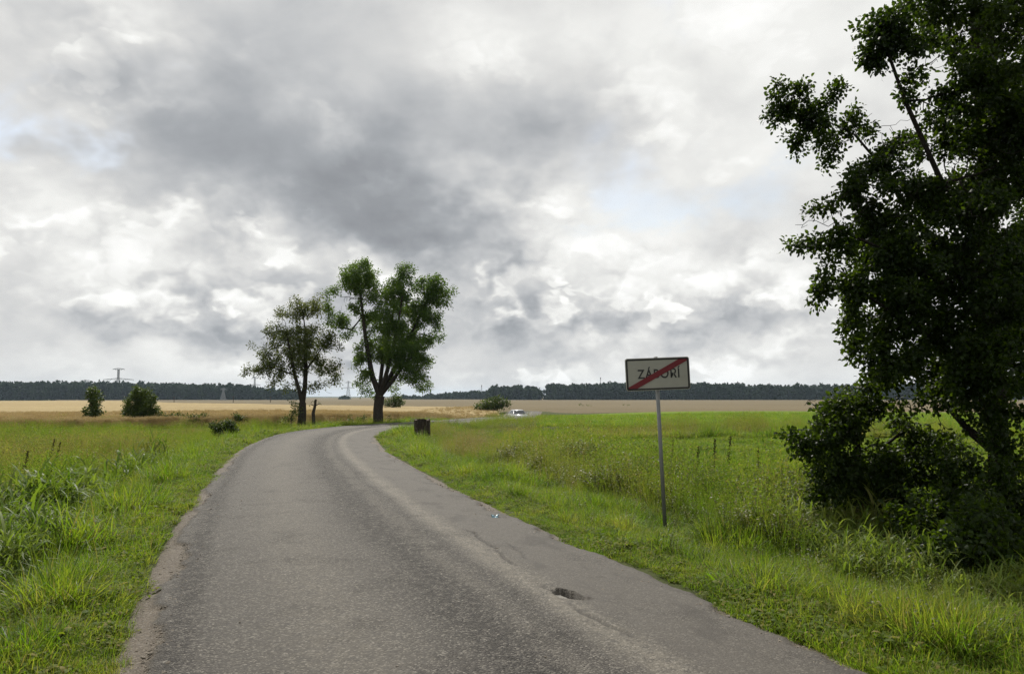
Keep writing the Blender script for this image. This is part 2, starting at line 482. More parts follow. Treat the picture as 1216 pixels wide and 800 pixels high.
# single stones: pale and dark chippings, strongest where the binder has worn away
spk = ramp(stv, [(0.0, (0.010, 0.009, 0.008)), (0.4, (0.034, 0.030, 0.026)), (0.78, (0.095, 0.086, 0.073)), (1.0, (0.28, 0.26, 0.22))])
base = mixc(E.m('MULTIPLY', 0.46 + coarse * 0.5 - smooth_ * 0.24, sstep(gr, 0.25, 0.6), clamp=True), base, spk)
base = mixc(coarse * sstep(gr2, 0.35, 0.65) * 0.75, base, (0.020, 0.018, 0.015))
patchy = noise(xyz(u * 1.2, sl * 0.5, 3.0), 2.0, 4.0, 0.6)
base = mixc(smooth_ * sstep(patchy, 0.52, 0.66) * 0.75, base, (0.042, 0.037, 0.031))
# gravel and dry soil of the shoulder
ov = attr('over')
soil = mixc(gr2, (0.062, 0.047, 0.032), (0.135, 0.109, 0.078))
soil = mixc(sstep(gr, 0.35, 0.65) * 0.7, soil, spk)
shold = sstep(ov + (gr2 - 0.5) * 0.12, -0.02, 0.05)
base = mixc(shold, base, soil)
lipd = E.m('EXPONENT', E.m('POWER', (ov + (gr2 - 0.5) * 0.10) * (1 / 0.035), 2.0) * -1.0)
base = mixc(lipd * 0.6, base, (0.045, 0.04, 0.033))
base = mixc(E.m('MULTIPLY', attr('crack_and_pit_shade'), 0.75, clamp=True), base, (0.02, 0.018, 0.015))  # dark of the cracks, plus shade painted under the pothole's far rim
base = mixc(attr('pot') * 0.7, base, (0.19, 0.18, 0.16))
hgt = (1.0 - stone) * (0.5 + coarse * 1.0 - smooth_ * 0.25) + gr * 0.5
out(principled(base, 0.66 + gr2 * 0.2, 0.24, hgt, 0.8, 0.014))
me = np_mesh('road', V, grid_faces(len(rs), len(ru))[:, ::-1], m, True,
             {'across': UU, 'along': SS, 'over': over, 'crack_and_pit_shade': np.clip(crack_and_pit_shade + crack2 * 0.8 + inside * deep, 0, 1), 'pot': inside * (1 - deep)})  # deep side of the pothole is painted dark as shade, besides the cracks
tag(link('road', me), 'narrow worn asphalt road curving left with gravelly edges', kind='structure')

# ------------------------------------------------------------------ fields: sheets at the height of the standing crop
def field(name, mat, label, az0, az1, near, far, h, naz=160, nr=60, rough=0.1, kind='structure'):
    a = np.radians(np.linspace(az0, az1, naz)); t = np.linspace(0, 1, nr)
    r0 = np.array([near(math.degrees(q)) for q in a]); r1 = np.array([far(math.degrees(q)) for q in a])
    Rr = r0[None] * (r1 / r0)[None] ** t[:, None]
    X = np.sin(a)[None] * Rr; Y = np.cos(a)[None] * Rr
    base = lie(X, Y) - 0.1
    hz = base + h + (fnoise(X, Y, 0.6, 61) - 0.47) * rough * 2
    hz[0] = base[0] - 0.5                                  # front face of the crop
    hz[-1] = base[-1] - 0.5; hz[:, 0] = base[:, 0] - 0.5; hz[:, -1] = base[:, -1] - 0.5
    V = np.stack([X.ravel(), Y.ravel(), hz.ravel()], 1)
    me = np_mesh(name, V, grid_faces(nr, naz)[:, ::-1], mat, True)
    return tag(link(name, me), label, kind=kind)
def crop_mat(name, lo, mid, hi, bands=(0.02, 0.10), fine=3.0):
    m = mat_new(name)
    x_, y_, z_ = sep(pos())
    bn = noise(xyz(x_ * bands[0], y_ * bands[1], 0.0), 1.0, 6.0, 0.62)
    f = noise(pos(), fine, 5.0, 0.7)
    w = noise(xyz(x_ * 0.25, y_ * 0.7, 0.0), 1.0, 4.0, 0.6)
    c = ramp(bn * 0.55 + f * 0.25 + w * 0.2, [(0.32, lo), (0.5, mid), (0.68, hi)])
    out(principled(c, 0.9, 0.1, f, 0.8, 0.25))
    return m
lerp = lambda az_, pts: float(np.interp(az_, [p[0] for p in pts], [p[1] for p in pts]))
def azr(px): return math.degrees(math.atan((px - 608) / FPX))
MAT_STRAW = crop_mat('ripe_corn_crop', (0.175, 0.128, 0.058), (0.29, 0.225, 0.112), (0.39, 0.315, 0.17))
MAT_BROWN = crop_mat('brown_stubble', (0.092, 0.076, 0.043), (0.128, 0.104, 0.060), (0.170, 0.138, 0.080), (0.006, 0.06), 1.0)
MAT_GREENF = crop_mat('young_green_crop', (0.085, 0.135, 0.008), (0.115, 0.175, 0.010), (0.15, 0.205, 0.016), (0.03, 0.2), 5.0)
field('straw_field', MAT_STRAW, 'ripe straw coloured cereal field beyond the left meadow and the two roadside trees',
      -60, azr(596), lambda a: lerp(a, [(-60, 55), (azr(0), 55), (azr(120), 55), (azr(260), 58), (azr(480), 66), (azr(596), 108)]),
      lambda a: lerp(a, [(azr(0), 900), (azr(120), 900), (azr(200), 320), (azr(340), 190), (azr(480), 140), (azr(596), 125)]), 0.36, rough=0.10)
field('brown_field', MAT_BROWN, 'dull brown stubble field rising to the foot of the far woods',
      azr(60), 60, lambda a: lerp(a, [(azr(60), 820), (azr(200), 300), (azr(340), 180), (azr(480), 130), (azr(596), 114), (azr(640), 112), (60, 118)]),
      lambda a: 2600, 0.25, rough=0.1)
field('green_field', MAT_GREENF, 'bright yellow-green young crop between the dry grass strip and the brown field',
      azr(630), 60, lambda a: lerp(a, [(azr(630), 70), (azr(680), 52), (azr(760), 47), (60, 46)]),
      lambda a: lerp(a, [(azr(630), 106), (60, 108)]), 0.14, rough=0.03)

# ================================================================== TREES
def unit(v): return v / np.maximum(np.linalg.norm(v, axis=-1, keepdims=True), 1e-9)
def leaf_cards(Pb, Dr, Nm, L, W, near=False, fold=0.25):
    """leaves as folded shapes: base Pb, along Dr, face normal Nm"""
    n = len(Pb); Dr = unit(Dr); Sd = unit(np.cross(Dr, Nm)); Nm = unit(np.cross(Sd, Dr))
    L = np.broadcast_to(L, n)[:, None]; W = np.broadcast_to(W, n)[:, None]
    if near:
        prof = [(0.0, 0.0, 0), (0.30, 0.42, 1), (0.68, 0.46, 1), (1.0, 0.0, 0), (0.68, -0.46, 1), (0.30, -0.42, 1)]
        tri = [(0, 1, 5), (1, 2, 4), (1, 4, 5), (2, 3, 4)]
    else:
        prof = [(0.0, 0.0, 0), (0.45, 0.5, 1), (1.0, 0.0, 0), (0.45, -0.5, 1)]
        tri = [(0, 1, 3), (1, 2, 3)]
    k = len(prof)
    V = np.empty((n, k, 3), np.float32)
    for i, (t, s, q) in enumerate(prof):
        V[:, i] = Pb + Dr * L * t + Sd * W * s + Nm * (W * fold * q - L * 0.18 * t * t)
    F = (np.arange(n)[:, None, None] * k + np.array(tri)[None]).reshape(-1, 3)
    return V.reshape(-1, 3), F, k
def colonize(attr_, nodes, par, D, infl, kill, iters, rng, up=0.08):
    nodes = [np.array(p, float) for p in nodes]; par = list(par)
    A = np.array(attr_, float); NP = np.array(nodes)
    d = np.linalg.norm(A[:, None] - NP[None], axis=2); ni = d.argmin(1); nd = d.min(1)
    for it in range(iters):
        act = nd < infl
        if not act.any(): break
        sm = np.zeros((len(nodes), 3)); np.add.at(sm, ni[act], unit(A[act] - NP[ni[act]]))
        g = np.where(np.abs(sm).sum(1) > 1e-6)[0]
        new = NP[g] + D * unit(unit(sm[g]) + rng.normal(0, 0.22, (len(g), 3)) + np.array((0, 0, up)))
        b = len(nodes)
        nodes.extend(new); par.extend(g.tolist()); NP = np.vstack([NP, new])
        dn = np.linalg.norm(A[:, None] - new[None], axis=2); j = dn.argmin(1); m_ = dn.min(1)
        better = m_ < nd; nd = np.where(better, m_, nd); ni = np.where(better, b + j, ni)
        keep = nd > kill
        A, nd, ni = A[keep], nd[keep], ni[keep]
        if len(A) == 0 or len(nodes) > 18000: break
    return NP, np.array(par)
def radii(NP, par, r0, p, fixed=None):
    a = np.zeros(len(NP)); ch = np.zeros(len(NP), int)
    for i in range(len(NP) - 1, -1, -1):
        if ch[i] == 0: a[i] = r0 ** p
        q = par[i]
        if q >= 0: a[q] += a[i]; ch[q] += 1
    r = a ** (1 / p)
    k = len(fixed); r[:k] = fixed
    for i in range(k, len(NP)): r[i] = min(r[i], 0.92 * r[par[i]] if par[i] < k else r[par[i]])
    return r, ch
def tubes(NP, par, r, rmin=0.0):
    """tapered limbs from the skeleton"""
    dirs = np.zeros_like(NP); has = par >= 0
    dirs[has] = unit(NP[has] - NP[par[has]]); dirs[~has] = (0, 0, 1)
    Vs = []; Fs = []; off = 0
    for lo, hi, k in ((0.0, 0.012, 3), (0.012, 0.04, 5), (0.04, 9, 10)):
        e = np.where(has & (r > lo) & (r <= hi) & (r >= rmin))[0]
        if not len(e): continue
        a = par[e]; ra = np.minimum(r[a], r[e] * 1.25); th = np.arange(k) * 2 * math.pi / k
        rings = []
        for c_, dr, rad in ((NP[a] - dirs[e] * (ra * 0.35)[:, None], unit(dirs[a] + dirs[e]), ra), (NP[e], dirs[e], r[e])):
            s1 = unit(np.cross(dr, np.array((0.31, 0.87, 0.13)))); s2 = np.cross(dr, s1)
            rings.append(c_[:, None] + rad[:, None, None] * (np.cos(th)[None, :, None] * s1[:, None] + np.sin(th)[None, :, None] * s2[:, None]))
        V = np.concatenate(rings, 1).reshape(-1, 3)
        j = np.arange(k); q = np.stack([j, (j + 1) % k, k + (j + 1) % k, k + j], 1)
        F = (np.arange(len(e))[:, None, None] * 2 * k + q[None]).reshape(-1, 4) + off
        Vs.append(V); Fs.append(F); off += len(V)
    return np.vstack(Vs), np.vstack(Fs)
def lobes_px(lst, Y0, rng):
    """crown masses read off the photograph, given their distance: centre px, radii px, depth offset m"""
    o = []
    for q in lst:
        px, py, rx, ry = q[:4]; dy_ = q[4] if len(q) > 4 else rng.uniform(-0.3, 0.3) * (rx + ry) * Y0 / FPX
        dens = q[5] if len(q) > 5 else 1.0
        c_ = at(px, py, Y0 + dy_); k = (Y0 + dy_) / FPX
        o.append((c_, np.array((rx * k, (rx + ry) * 0.5 * k, ry * k)), dens))
    return o
def attractors(lobes, n, rng, shell=0.35):
    vol = np.array([np.prod(l[1]) ** 0.8 * l[2] for l in lobes]); cnt = np.maximum((vol / vol.sum() * n).astype(int), 6)
    o = []
    for (c_, rad, _), k in zip(lobes, cnt):
        v = unit(rng.normal(size=(k, 3))) * (shell + (1 - shell) * rng.random((k, 1)) ** 0.5)
        o.append(c_ + v * rad)
    return np.vstack(o)
def bark(name, a, b, sc=14.0):
    m = mat_new(name)
    x_, y_, z_ = sep(pos())
    n = noise(xyz(x_ * 3.0, y_ * 3.0, z_ * 0.6), sc, 5.0, 0.7)
    out(principled(mixc(sstep(n, 0.3, 0.7), a, b), 0.9, 0.15, n, 0.8, 0.03))
    return m
BARK = bark('grey_brown_bark', (0.022, 0.018, 0.014), (0.06, 0.05, 0.040))
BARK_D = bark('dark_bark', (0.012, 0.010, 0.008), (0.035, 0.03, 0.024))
def plant(name, base, lobes, limbs, leafmat, label, cat, seed, natt=500, D=0.3, infl=2.5, kill=0.4, r0=0.006, p=2.4,
          per=8, spread=0.28, L=0.1, W=0.05, near=False, droop=0.0, group=None, barkm=None, fixed=None, shell=0.35, twig=0.02,
          skip=0.0, names=('trunk', 'crown'), iters=70, tips_only=0.030, gaps=0.0, gapf=1.0, jit=0.0):
    rng = np.random.default_rng(seed)
    base = np.array(base, float)
    nodes = []; par = []; fx = []
    for limb in limbs:                                   # each limb: (start node index or -1, [(point, radius)...])
        prev = limb[0]
        for pt, rad in limb[1]:
            nodes.append(np.array(pt, float)); par.append(prev); fx.append(rad); prev = len(nodes) - 1
    A = attractors(lobes, natt, rng, shell)
    A = A + rng.normal(0, 1, A.shape) * jit * (rng.random((len(A), 1)) < 0.45)
    NP, PR = colonize(A, nodes, par, D, infl, kill, iters, rng)
    r, ch = radii(NP, PR, r0, p, np.array(fx))
    root = empty(name, tuple(base), label, cat, group)
    V, F = tubes(NP - base, PR, r, 0.0)
    tr = link(names[0], np_mesh(names[0], V, F, barkm or BARK, True), root)
    tip = np.where((r < tips_only) & (np.arange(len(NP)) >= len(fx)))[0]
    if skip: tip = tip[rng.random(len(tip)) > skip]
    if gaps:                                             # sprays of leaf with open air between them
        q = NP[tip]; f_ = gapf
        g_ = (vnoise(q[:, 0], q[:, 2], f_, seed) + vnoise(q[:, 1], q[:, 2], f_, seed + 4) + vnoise(q[:, 0] + q[:, 1], q[:, 2] * 1.3, f_ * 1.9, seed + 8)) / 3
        tip = tip[g_ > np.quantile(g_, gaps)]
    rep = np.repeat(tip, per); n = len(rep)
    prevp = NP[np.maximum(PR[rep], 0)]
    t = rng.random((n, 1)); on = prevp * (1 - t) + NP[rep] * t
    dv = unit(rng.normal(size=(n, 3)) + np.array((0, 0, 0.1 - droop)))
    far_ = rng.random((n, 1)) ** 0.7 * spread
    Pb = on + dv * far_ - np.array((0, 0, 1.0)) * droop * far_ * 0.8
    Dr = unit(dv * 0.8 + rng.normal(0, 0.55, (n, 3)) - np.array((0, 0, 0.25 + droop)))
    Nm = unit(rng.normal(0, 0.75, (n, 3)) + np.array((0, 0, 0.8)))
    sc_ = rng.uniform(0.65, 1.25, n)
    V, F, k = leaf_cards(Pb - base, Dr, Nm, L * sc_, W * sc_, near)
    rv = np.repeat(np.clip(rng.normal(0.5, 0.22, n), 0, 1), k)
    cr = link(names[1], np_mesh(names[1], V, F, leafmat, False, {'rnd': rv}), root)
    cr['kind'] = 'stuff'
    return root, NP, r

LEAF_WILLOW = leafy('willow_leaves', [(0.15, (0.027, 0.056, 0.010)), (0.5, (0.048, 0.090, 0.015)), (0.85, (0.085, 0.130, 0.026))],
                    [(0.2, (0.10, 0.20, 0.010)), (0.8, (0.21, 0.33, 0.022))], 0.42, 0.5, 0.2)
LEAF_ASH = leafy('ash_leaves', [(0.15, (0.038, 0.055, 0.012)), (0.5, (0.064, 0.085, 0.020)), (0.85, (0.115, 0.13, 0.035))],
                 [(0.2, (0.09, 0.13, 0.012)), (0.8, (0.20, 0.23, 0.03))], 0.38, 0.5, 0.2)
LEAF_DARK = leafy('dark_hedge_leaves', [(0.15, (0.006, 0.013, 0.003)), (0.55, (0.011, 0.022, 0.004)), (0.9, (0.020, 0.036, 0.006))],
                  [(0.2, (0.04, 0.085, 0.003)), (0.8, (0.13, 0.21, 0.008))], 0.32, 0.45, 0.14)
LEAF_BUSH = leafy('bush_leaves', [(0.15, (0.020, 0.036, 0.008)), (0.5, (0.036, 0.060, 0.012)), (0.85, (0.068, 0.096, 0.018))],
                  [(0.2, (0.06, 0.11, 0.008)), (0.8, (0.14, 0.20, 0.014))], 0.3, 0.5, 0.18)
LEAF_FAR = leafy('far_wood_leaves', [(0.15, (0.013, 0.030, 0.018)), (0.5, (0.021, 0.045, 0.025)), (0.85, (0.034, 0.062, 0.030))],
                 [(0.2, (0.02, 0.035, 0.01)), (0.8, (0.04, 0.06, 0.015))], 0.15, 0.8, 0.1, patch=0.02)

def gz(X, Y): return float(ground_h(np.array([X]), np.array([Y]))[0])
def limb_px(start, pts, Y0, k=1.0):
    return (start, [(at(px, py, Y0 + dy_), rad) for px, py, dy_, rad in pts])
rng0 = np.random.default_rng(5)

# ---- pollarded willow by the bend
Y0 = 57.0; b = at(449, 500, Y0); b[2] = gz(b[0], b[1]) - 0.05
lm = [(-1, [(b, 0.44), (b + (0.0, 0, 0.35), 0.37), (at(449, 485, Y0), 0.34), (at(451, 470, Y0), 0.35)]),
      limb_px(3, [(442, 446, -0.2, 0.19), (438, 425, -0.3, 0.17), (434, 400, -0.3, 0.14), (431, 375, -0.2, 0.12), (428, 350, 0, 0.08)], Y0),
      limb_px(3, [(452, 450, 0.4, 0.15), (455, 425, 0.7, 0.13), (462, 395, 1.0, 0.10), (468, 365, 1.2, 0.07)], Y0),
      limb_px(3, [(457, 450, -0.5, 0.16), (464, 425, -0.9, 0.14), (472, 390, -1.1, 0.11), (478, 350, -1.0, 0.07)], Y0),
      limb_px(3, [(463, 448, 0.2, 0.18), (475, 425, 0.3, 0.16), (489, 395, 0.4, 0.12), (505, 360, 0.5, 0.08)], Y0),
      limb_px(3, [(466, 452, -0.4, 0.15), (480, 432, -0.8, 0.12), (497, 415, -1.0, 0.07)], Y0),
      limb_px(7, [(418, 391, 0, 0.06), (404, 389, 0, 0.05), (396, 389, 0.1, 0.03)], Y0)]
lob = lobes_px([(428, 330, 22, 22), (414, 340, 17, 12), (394, 346, 11, 8), (420, 356, 18, 15), (401, 378, 14, 10), (390, 370, 8, 7),
                (481, 322, 10, 13), (474, 345, 15, 16), (452, 352, 13, 14), (505, 342, 17, 15), (522, 350, 16, 14), (531, 362, 9, 8), (518, 335, 12, 10), (462, 378, 20, 22, -1.0),
                (495, 372, 20, 18), (512, 378, 15, 12), (440, 385, 13, 14, 0.8), (488, 400, 22, 16, 0.9), (512, 400, 15, 12), (455, 412, 17, 20, 1.0), (446, 345, 10, 12), (492, 350, 12, 16), (465, 340, 9, 12), (475, 410, 22, 18, -1.2), (410, 400, 7, 5), (537, 350, 6, 6),
                (431, 420, 13, 12), (424, 428, 8, 9), (434, 445, 10, 9), (430, 460, 7, 7), (478, 430, 18, 14, -0.9), (500, 428, 14, 12), (492, 448, 16, 10), (504, 456, 9, 7), (470, 458, 9, 6, 1.2)], Y0, rng0)
plant('willow_tree', b, lob, lm, LEAF_WILLOW, 'large willow with several forking limbs on the grass at the road bend', 'tree', 11,
      natt=3000, D=0.22, infl=2.2, kill=0.27, gaps=0.20, gapf=0.8, jit=0.20, per=40, spread=0.36, L=0.155, W=0.078, droop=0.15, shell=0.2, r0=0.008, tips_only=0.05)

# ---- airy twin-stemmed tree left of it
Y0 = 55.0; b = at(358, 503, Y0); b[2] = gz(b[0], b[1]) - 0.05
lm = [(-1, [(b, 0.30), (at(359, 490, Y0), 0.27), (at(359, 478, Y0), 0.25)]),
      limb_px(2, [(362, 460, 0.1, 0.16), (363, 440, 0.1, 0.14), (363, 415, 0.2, 0.11), (362, 390, 0.2, 0.07), (360, 372, 0.2, 0.04)], Y0),
      limb_px(2, [(355, 462, -0.3, 0.13), (350, 445, -0.5, 0.11), (345, 420, -0.7, 0.08), (340, 395, -0.7, 0.05)], Y0),
      limb_px(4, [(374, 425, 0.4, 0.06), (384, 410, 0.6, 0.04)], Y0),
      limb_px(9, [(335, 440, -0.6, 0.05), (320, 435, -0.7, 0.035)], Y0)]
lob = lobes_px([(352, 372, 20, 14), (334, 378, 14, 12), (370, 372, 14, 14), (375, 362, 8, 8), (322, 400, 15, 16), (312, 418, 12, 10), (345, 400, 22, 18), (372, 400, 20, 18),
                (392, 402, 15, 10), (402, 408, 7, 5), (300, 440, 13, 7), (318, 440, 18, 10), (340, 430, 22, 16), (368, 432, 20, 15), (390, 440, 14, 14),
                (398, 452, 9, 8), (350, 455, 18, 8), (330, 455, 14, 7), (382, 460, 14, 7), (356, 415, 20, 16, -1.0), (356, 415, 20, 16, 1.2)], Y0, rng0)
plant('roadside_tree', b, lob, lm, LEAF_ASH, 'airy twin-stemmed tree with open feathery crown next to the willow', 'tree', 12,
      natt=2000, D=0.20, infl=2.4, kill=0.27, gaps=0.26, gapf=0.9, jit=0.25, per=26, spread=0.34, L=0.15, W=0.075, shell=0.1, r0=0.008, tips_only=0.04, skip=0.12)

# ---- the big dark tree beside the sign
Y0 = 11.2; b = at(1188, 650, Y0); b[2] = gz(b[0], b[1]) - 0.05
T = lambda px, py, dy_, r_: (at(px, py, Y0 + dy_), r_)
lm = [(-1, [(b, 0.17), T(1188, 600, 0, 0.15), T(1186, 540, 0.05, 0.135), T(1184, 470, 0.1, 0.125), T(1178, 390, 0.2, 0.11), T(1172, 300, 0.3, 0.095), T(1168, 200, 0.3, 0.08), T(1160, 90, 0.4, 0.06), T(1155, -20, 0.4, 0.05), T(1150, -110, 0.4, 0.03)]),
      (3, [T(1150, 440, -0.2, 0.06), T(1105, 400, -0.4, 0.05), T(1060, 370, -0.6, 0.035), T(1020, 345, -0.7, 0.02)]),
      (4, [T(1130, 310, 0.5, 0.055), T(1080, 255, 0.7, 0.04), T(1045, 195, 0.8, 0.028), T(1015, 160, 0.8, 0.018), T(975, 140, 0.8, 0.010)]),
      (5, [T(1120, 220, -0.5, 0.05), T(1075, 120, -0.8, 0.03), T(1050, 50, -0.9, 0.02)]),
      (4, [T(1120, 340, -0.3, 0.05), T(1060, 300, -0.5, 0.03), T(1000, 275, -0.6, 0.018)]),
      (6, [T(1200, 130, 0.6, 0.05), T(1250, 50, 0.9, 0.04)]),
      (4, [T(1230, 300, 0.8, 0.06), T(1300, 220, 1.2, 0.04)]),
      (2, [T(1150, 510, 0.5, 0.06), T(1115, 470, 0.9, 0.04), T(1080, 440, 1.2, 0.03)])]
lob = lobes_px([(1055, 25, 34, 34, -0.9), (1040, 70, 18, 24, -0.9), (1095, 70, 40, 30, -0.8), (1120, 10, 50, 45, 0.2), (1180, 40, 50, 40, 0.6), (1085, 110, 28, 12, -0.6), (1200, 95, 50, 30, 1.0),
                (955, 135, 26, 26, 0.8), (930, 118, 13, 14, 0.8), (921, 104, 4, 14, 0.8), (988, 100, 6, 24, 0.8), (940, 292, 10, 5, -0.5), (925, 150, 8, 8, 0.8), (975, 340, 8, 4, -0.6), (1000, 375, 12, 8, -0.5), (985, 160, 26, 22, 0.8), (1015, 155, 24, 20, 0.8), (950, 165, 18, 12, 0.8), (985, 190, 17, 10, 0.8),
                (1075, 160, 32, 24, 0.4), (1060, 195, 34, 26, 0.2), (1120, 165, 36, 34, -0.5), (1180, 160, 50, 40, -0.3), (1020, 220, 28, 20, -0.2),
                (970, 255, 26, 14, -0.5), (955, 262, 16, 12, -0.5), (1005, 262, 34, 26, -0.5), (960, 292, 20, 8, -0.5), (985, 300, 24, 12, -0.5), (1040, 265, 34, 34, 0.1), (1090, 240, 40, 36, -0.5),
                (1140, 250, 44, 46, 0.6), (1195, 240, 46, 50, -0.4), (1085, 310, 50, 40, 0.5), (1150, 330, 50, 44, -0.6), (1205, 330, 44, 50, 0.3),
                (1010, 325, 34, 20, -0.6), (985, 332, 14, 10, -0.6), (998, 352, 20, 12, -0.6), (1045, 350, 36, 34, 0.2), (1100, 380, 46, 40, -0.4), (1165, 395, 50, 40, 0.6),
                (1020, 405, 22, 18, -0.2), (1055, 425, 40, 28, -0.5), (1110, 435, 45, 30, 0.6), (1175, 450, 46, 28, -0.5), (1040, 460, 32, 18, 0.4), (1090, 472, 36, 18, -0.2), (1150, 478, 34, 12, 0.6), (1210, 420, 40, 50, 0.8), (1195, 490, 36, 26, -0.5), (1215, 540, 26, 30, -0.4), (1160, 505, 24, 14, -0.6), (1135, 545, 18, 10, -0.4), (1185, 540, 20, 18, -0.7), (1120, 490, 30, 14, -0.3), (1165, 430, 40, 40, -0.9), (1180, 300, 40, 60, -0.9), (1170, 200, 40, 50, -0.8), (1165, 110, 40, 40, -0.8),
                (1120, -70, 80, 60, 0.2), (1205, 20, 50, 50, -0.7), (1150, 60, 40, 40, -0.9), (1215, 150, 40, 60, -0.9), (1165, 250, 34, 50, -1.2), (1190, 340, 36, 60, -1.2), (1175, 430, 34, 30, -1.2), (1140, 130, 30, 30, -0.9), (1080, 340, 36, 34, -0.8), (1050, 300, 30, 26, -0.5), (1025, 295, 26, 20, 0.3), (1110, 230, 30, 30, 0.8), (1200, -90, 90, 70, 0.5), (1150, -170, 70, 60, 0.4), (1290, 60, 80, 110, 0.8), (1300, 240, 80, 110, 0.8), (1280, 400, 60, 80, 0.8), (1270, -60, 70, 70, 0.6)], Y0, rng0)
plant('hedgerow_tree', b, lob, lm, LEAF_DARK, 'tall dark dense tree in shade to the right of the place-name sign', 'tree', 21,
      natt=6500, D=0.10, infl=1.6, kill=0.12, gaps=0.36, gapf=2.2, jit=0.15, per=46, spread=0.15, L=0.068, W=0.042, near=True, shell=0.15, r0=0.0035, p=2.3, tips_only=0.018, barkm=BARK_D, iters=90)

# ---- leafy shrub reaching out below it towards the sign
Y0 = 11.6; b = at(1022, 612, Y0); b[2] = gz(b[0], b[1]) - 0.05
lm = [(-1, [(b, 0.07), T(1020, 570, 0.4, 0.06), T(1018, 530, 0.4, 0.05), T(1022, 490, 0.4, 0.04)]),
      (1, [T(995, 540, 0.3, 0.03), T(965, 525, 0.3, 0.015)]),
      (2, [T(990, 500, 0.2, 0.02), T(975, 488, 0.2, 0.01)]),
      (1, [T(1050, 530, 0.5, 0.03), T(1075, 510, 0.5, 0.02)])]
lob = lobes_px([(960, 528, 22, 14, -0.2), (950, 545, 14, 14, -0.2), (982, 498, 14, 16, -0.2), (1003, 478, 12, 12, 0), (990, 530, 24, 20, 0.0), (975, 555, 20, 12, 0), (1010, 510, 28, 26, 0.2), (1012, 555, 32, 22, 0.1),
                (1045, 500, 28, 24, 0.2), (1050, 545, 34, 26, 0.3), (1040, 578, 34, 14, 0.2), (1085, 520, 26, 18, 0.4), (1030, 475, 22, 14, 0.2), (1085, 560, 28, 18, 0.4), (1120, 530, 26, 12, 0.5), (945, 515, 8, 8, -0.2), (985, 580, 24, 12, 0.0), (1130, 575, 24, 14, 0.3), (1060, 595, 40, 14, -0.1)], Y0, rng0)
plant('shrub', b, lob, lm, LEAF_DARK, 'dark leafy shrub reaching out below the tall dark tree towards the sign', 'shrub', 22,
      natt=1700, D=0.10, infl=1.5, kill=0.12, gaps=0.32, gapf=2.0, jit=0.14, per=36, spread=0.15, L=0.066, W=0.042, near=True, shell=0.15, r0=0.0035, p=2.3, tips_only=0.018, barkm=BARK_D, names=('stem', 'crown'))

# ---- tangled undergrowth in its shade
for q, (px, py, lobs_, lab) in enumerate([
        (1120, 660, [(1090, 615, 36, 26, -0.3), (1120, 595, 34, 26, 0), (1150, 630, 40, 32, -0.3), (1125, 645, 40, 22, -0.5), (1075, 640, 24, 16, -0.4)], 'low dark bramble between the tall dark tree and the shrub'),
        (1150, 700, [(1110, 660, 34, 20, -1.5), (1150, 650, 40, 30, -1.5), (1195, 665, 40, 34, -1.6), (1165, 620, 36, 30, -1.2), (1215, 690, 40, 24, -1.8)], 'low dark bramble sprawling forward from the tall dark tree into the grass'),
        (1205, 680, [(1180, 640, 40, 34, -0.6), (1170, 590, 30, 26, -0.5), (1190, 560, 26, 20, -0.5), (1215, 600, 34, 36, -0.2), (1230, 660, 50, 34, -0.8), (1200, 570, 24, 22, 0), (1260, 620, 50, 50, -0.4)], 'tall black-shaded bramble at the foot of the tall dark tree')]):
    Y0 = 10.6; b = at(px, py, Y0); b[2] = gz(b[0], b[1]) - 0.03
    lob = lobes_px(lobs_, Y0, rng0)
    lm = [(-1, [(b, 0.03), (b + (0.05, 0, 0.15), 0.025)])] + [(1, [(b + (0.25 * math.sin(k * 2.1), 0.2 * math.cos(k * 1.7), 0.45), 0.012)]) for k in range(4)]
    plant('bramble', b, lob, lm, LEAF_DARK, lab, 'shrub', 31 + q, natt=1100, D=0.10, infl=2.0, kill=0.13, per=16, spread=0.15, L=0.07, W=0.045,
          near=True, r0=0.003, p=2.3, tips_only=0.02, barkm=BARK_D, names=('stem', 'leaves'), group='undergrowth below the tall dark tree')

# ---- smaller bushes about the fields
def bush(name, px, pbase, Y0, lobs_, mat, label, seed, natt=220, L=0.13, W=0.07, per=14, spread=0.22, cat='shrub', group=None, D=0.2, trunk=0.06, kill=0.26):
    b = at(px, pbase, Y0); b[2] = gz(b[0], b[1]) - 0.05
    lob = lobes_px(lobs_, Y0, rng0)
    top = max(lobs_, key=lambda l: -l[1])
    mid = at((px + top[0]) / 2, (pbase + top[1]) / 2, Y0)
    lm = [(-1, [(b, trunk), (b * 0.7 + mid * 0.3, trunk * 0.8), (b * 0.35 + mid * 0.65, trunk * 0.6), (mid, trunk * 0.5)])]
    return plant(name, b, lob, lm, mat, label, cat, seed, natt=natt, D=D, infl=4.0, kill=kill, per=per, spread=spread, L=L, W=W, r0=0.006,
                 group=group, names=('stem', 'crown'), tips_only=0.05, shell=0.2)
bush('young_tree', 110, 503, 53, [(110, 466, 9, 8), (112, 478, 8, 9), (106, 490, 9, 7), (116, 489, 7, 6), (110, 496, 6, 4)], LEAF_BUSH,
     'slender young tree standing alone at the edge of the straw field', 41, natt=420, cat='tree', per=34, L=0.15, W=0.09, spread=0.2)
bush('bush', 167, 504, 53, [(167, 466, 12, 8), (160, 476, 13, 11), (175, 478, 12, 11), (156, 490, 11, 9), (168, 490, 16, 11), (181, 488, 8, 9)], LEAF_BUSH,
     'round dense green bush at the edge of the straw field', 42, natt=800, per=34, L=0.15, W=0.09)
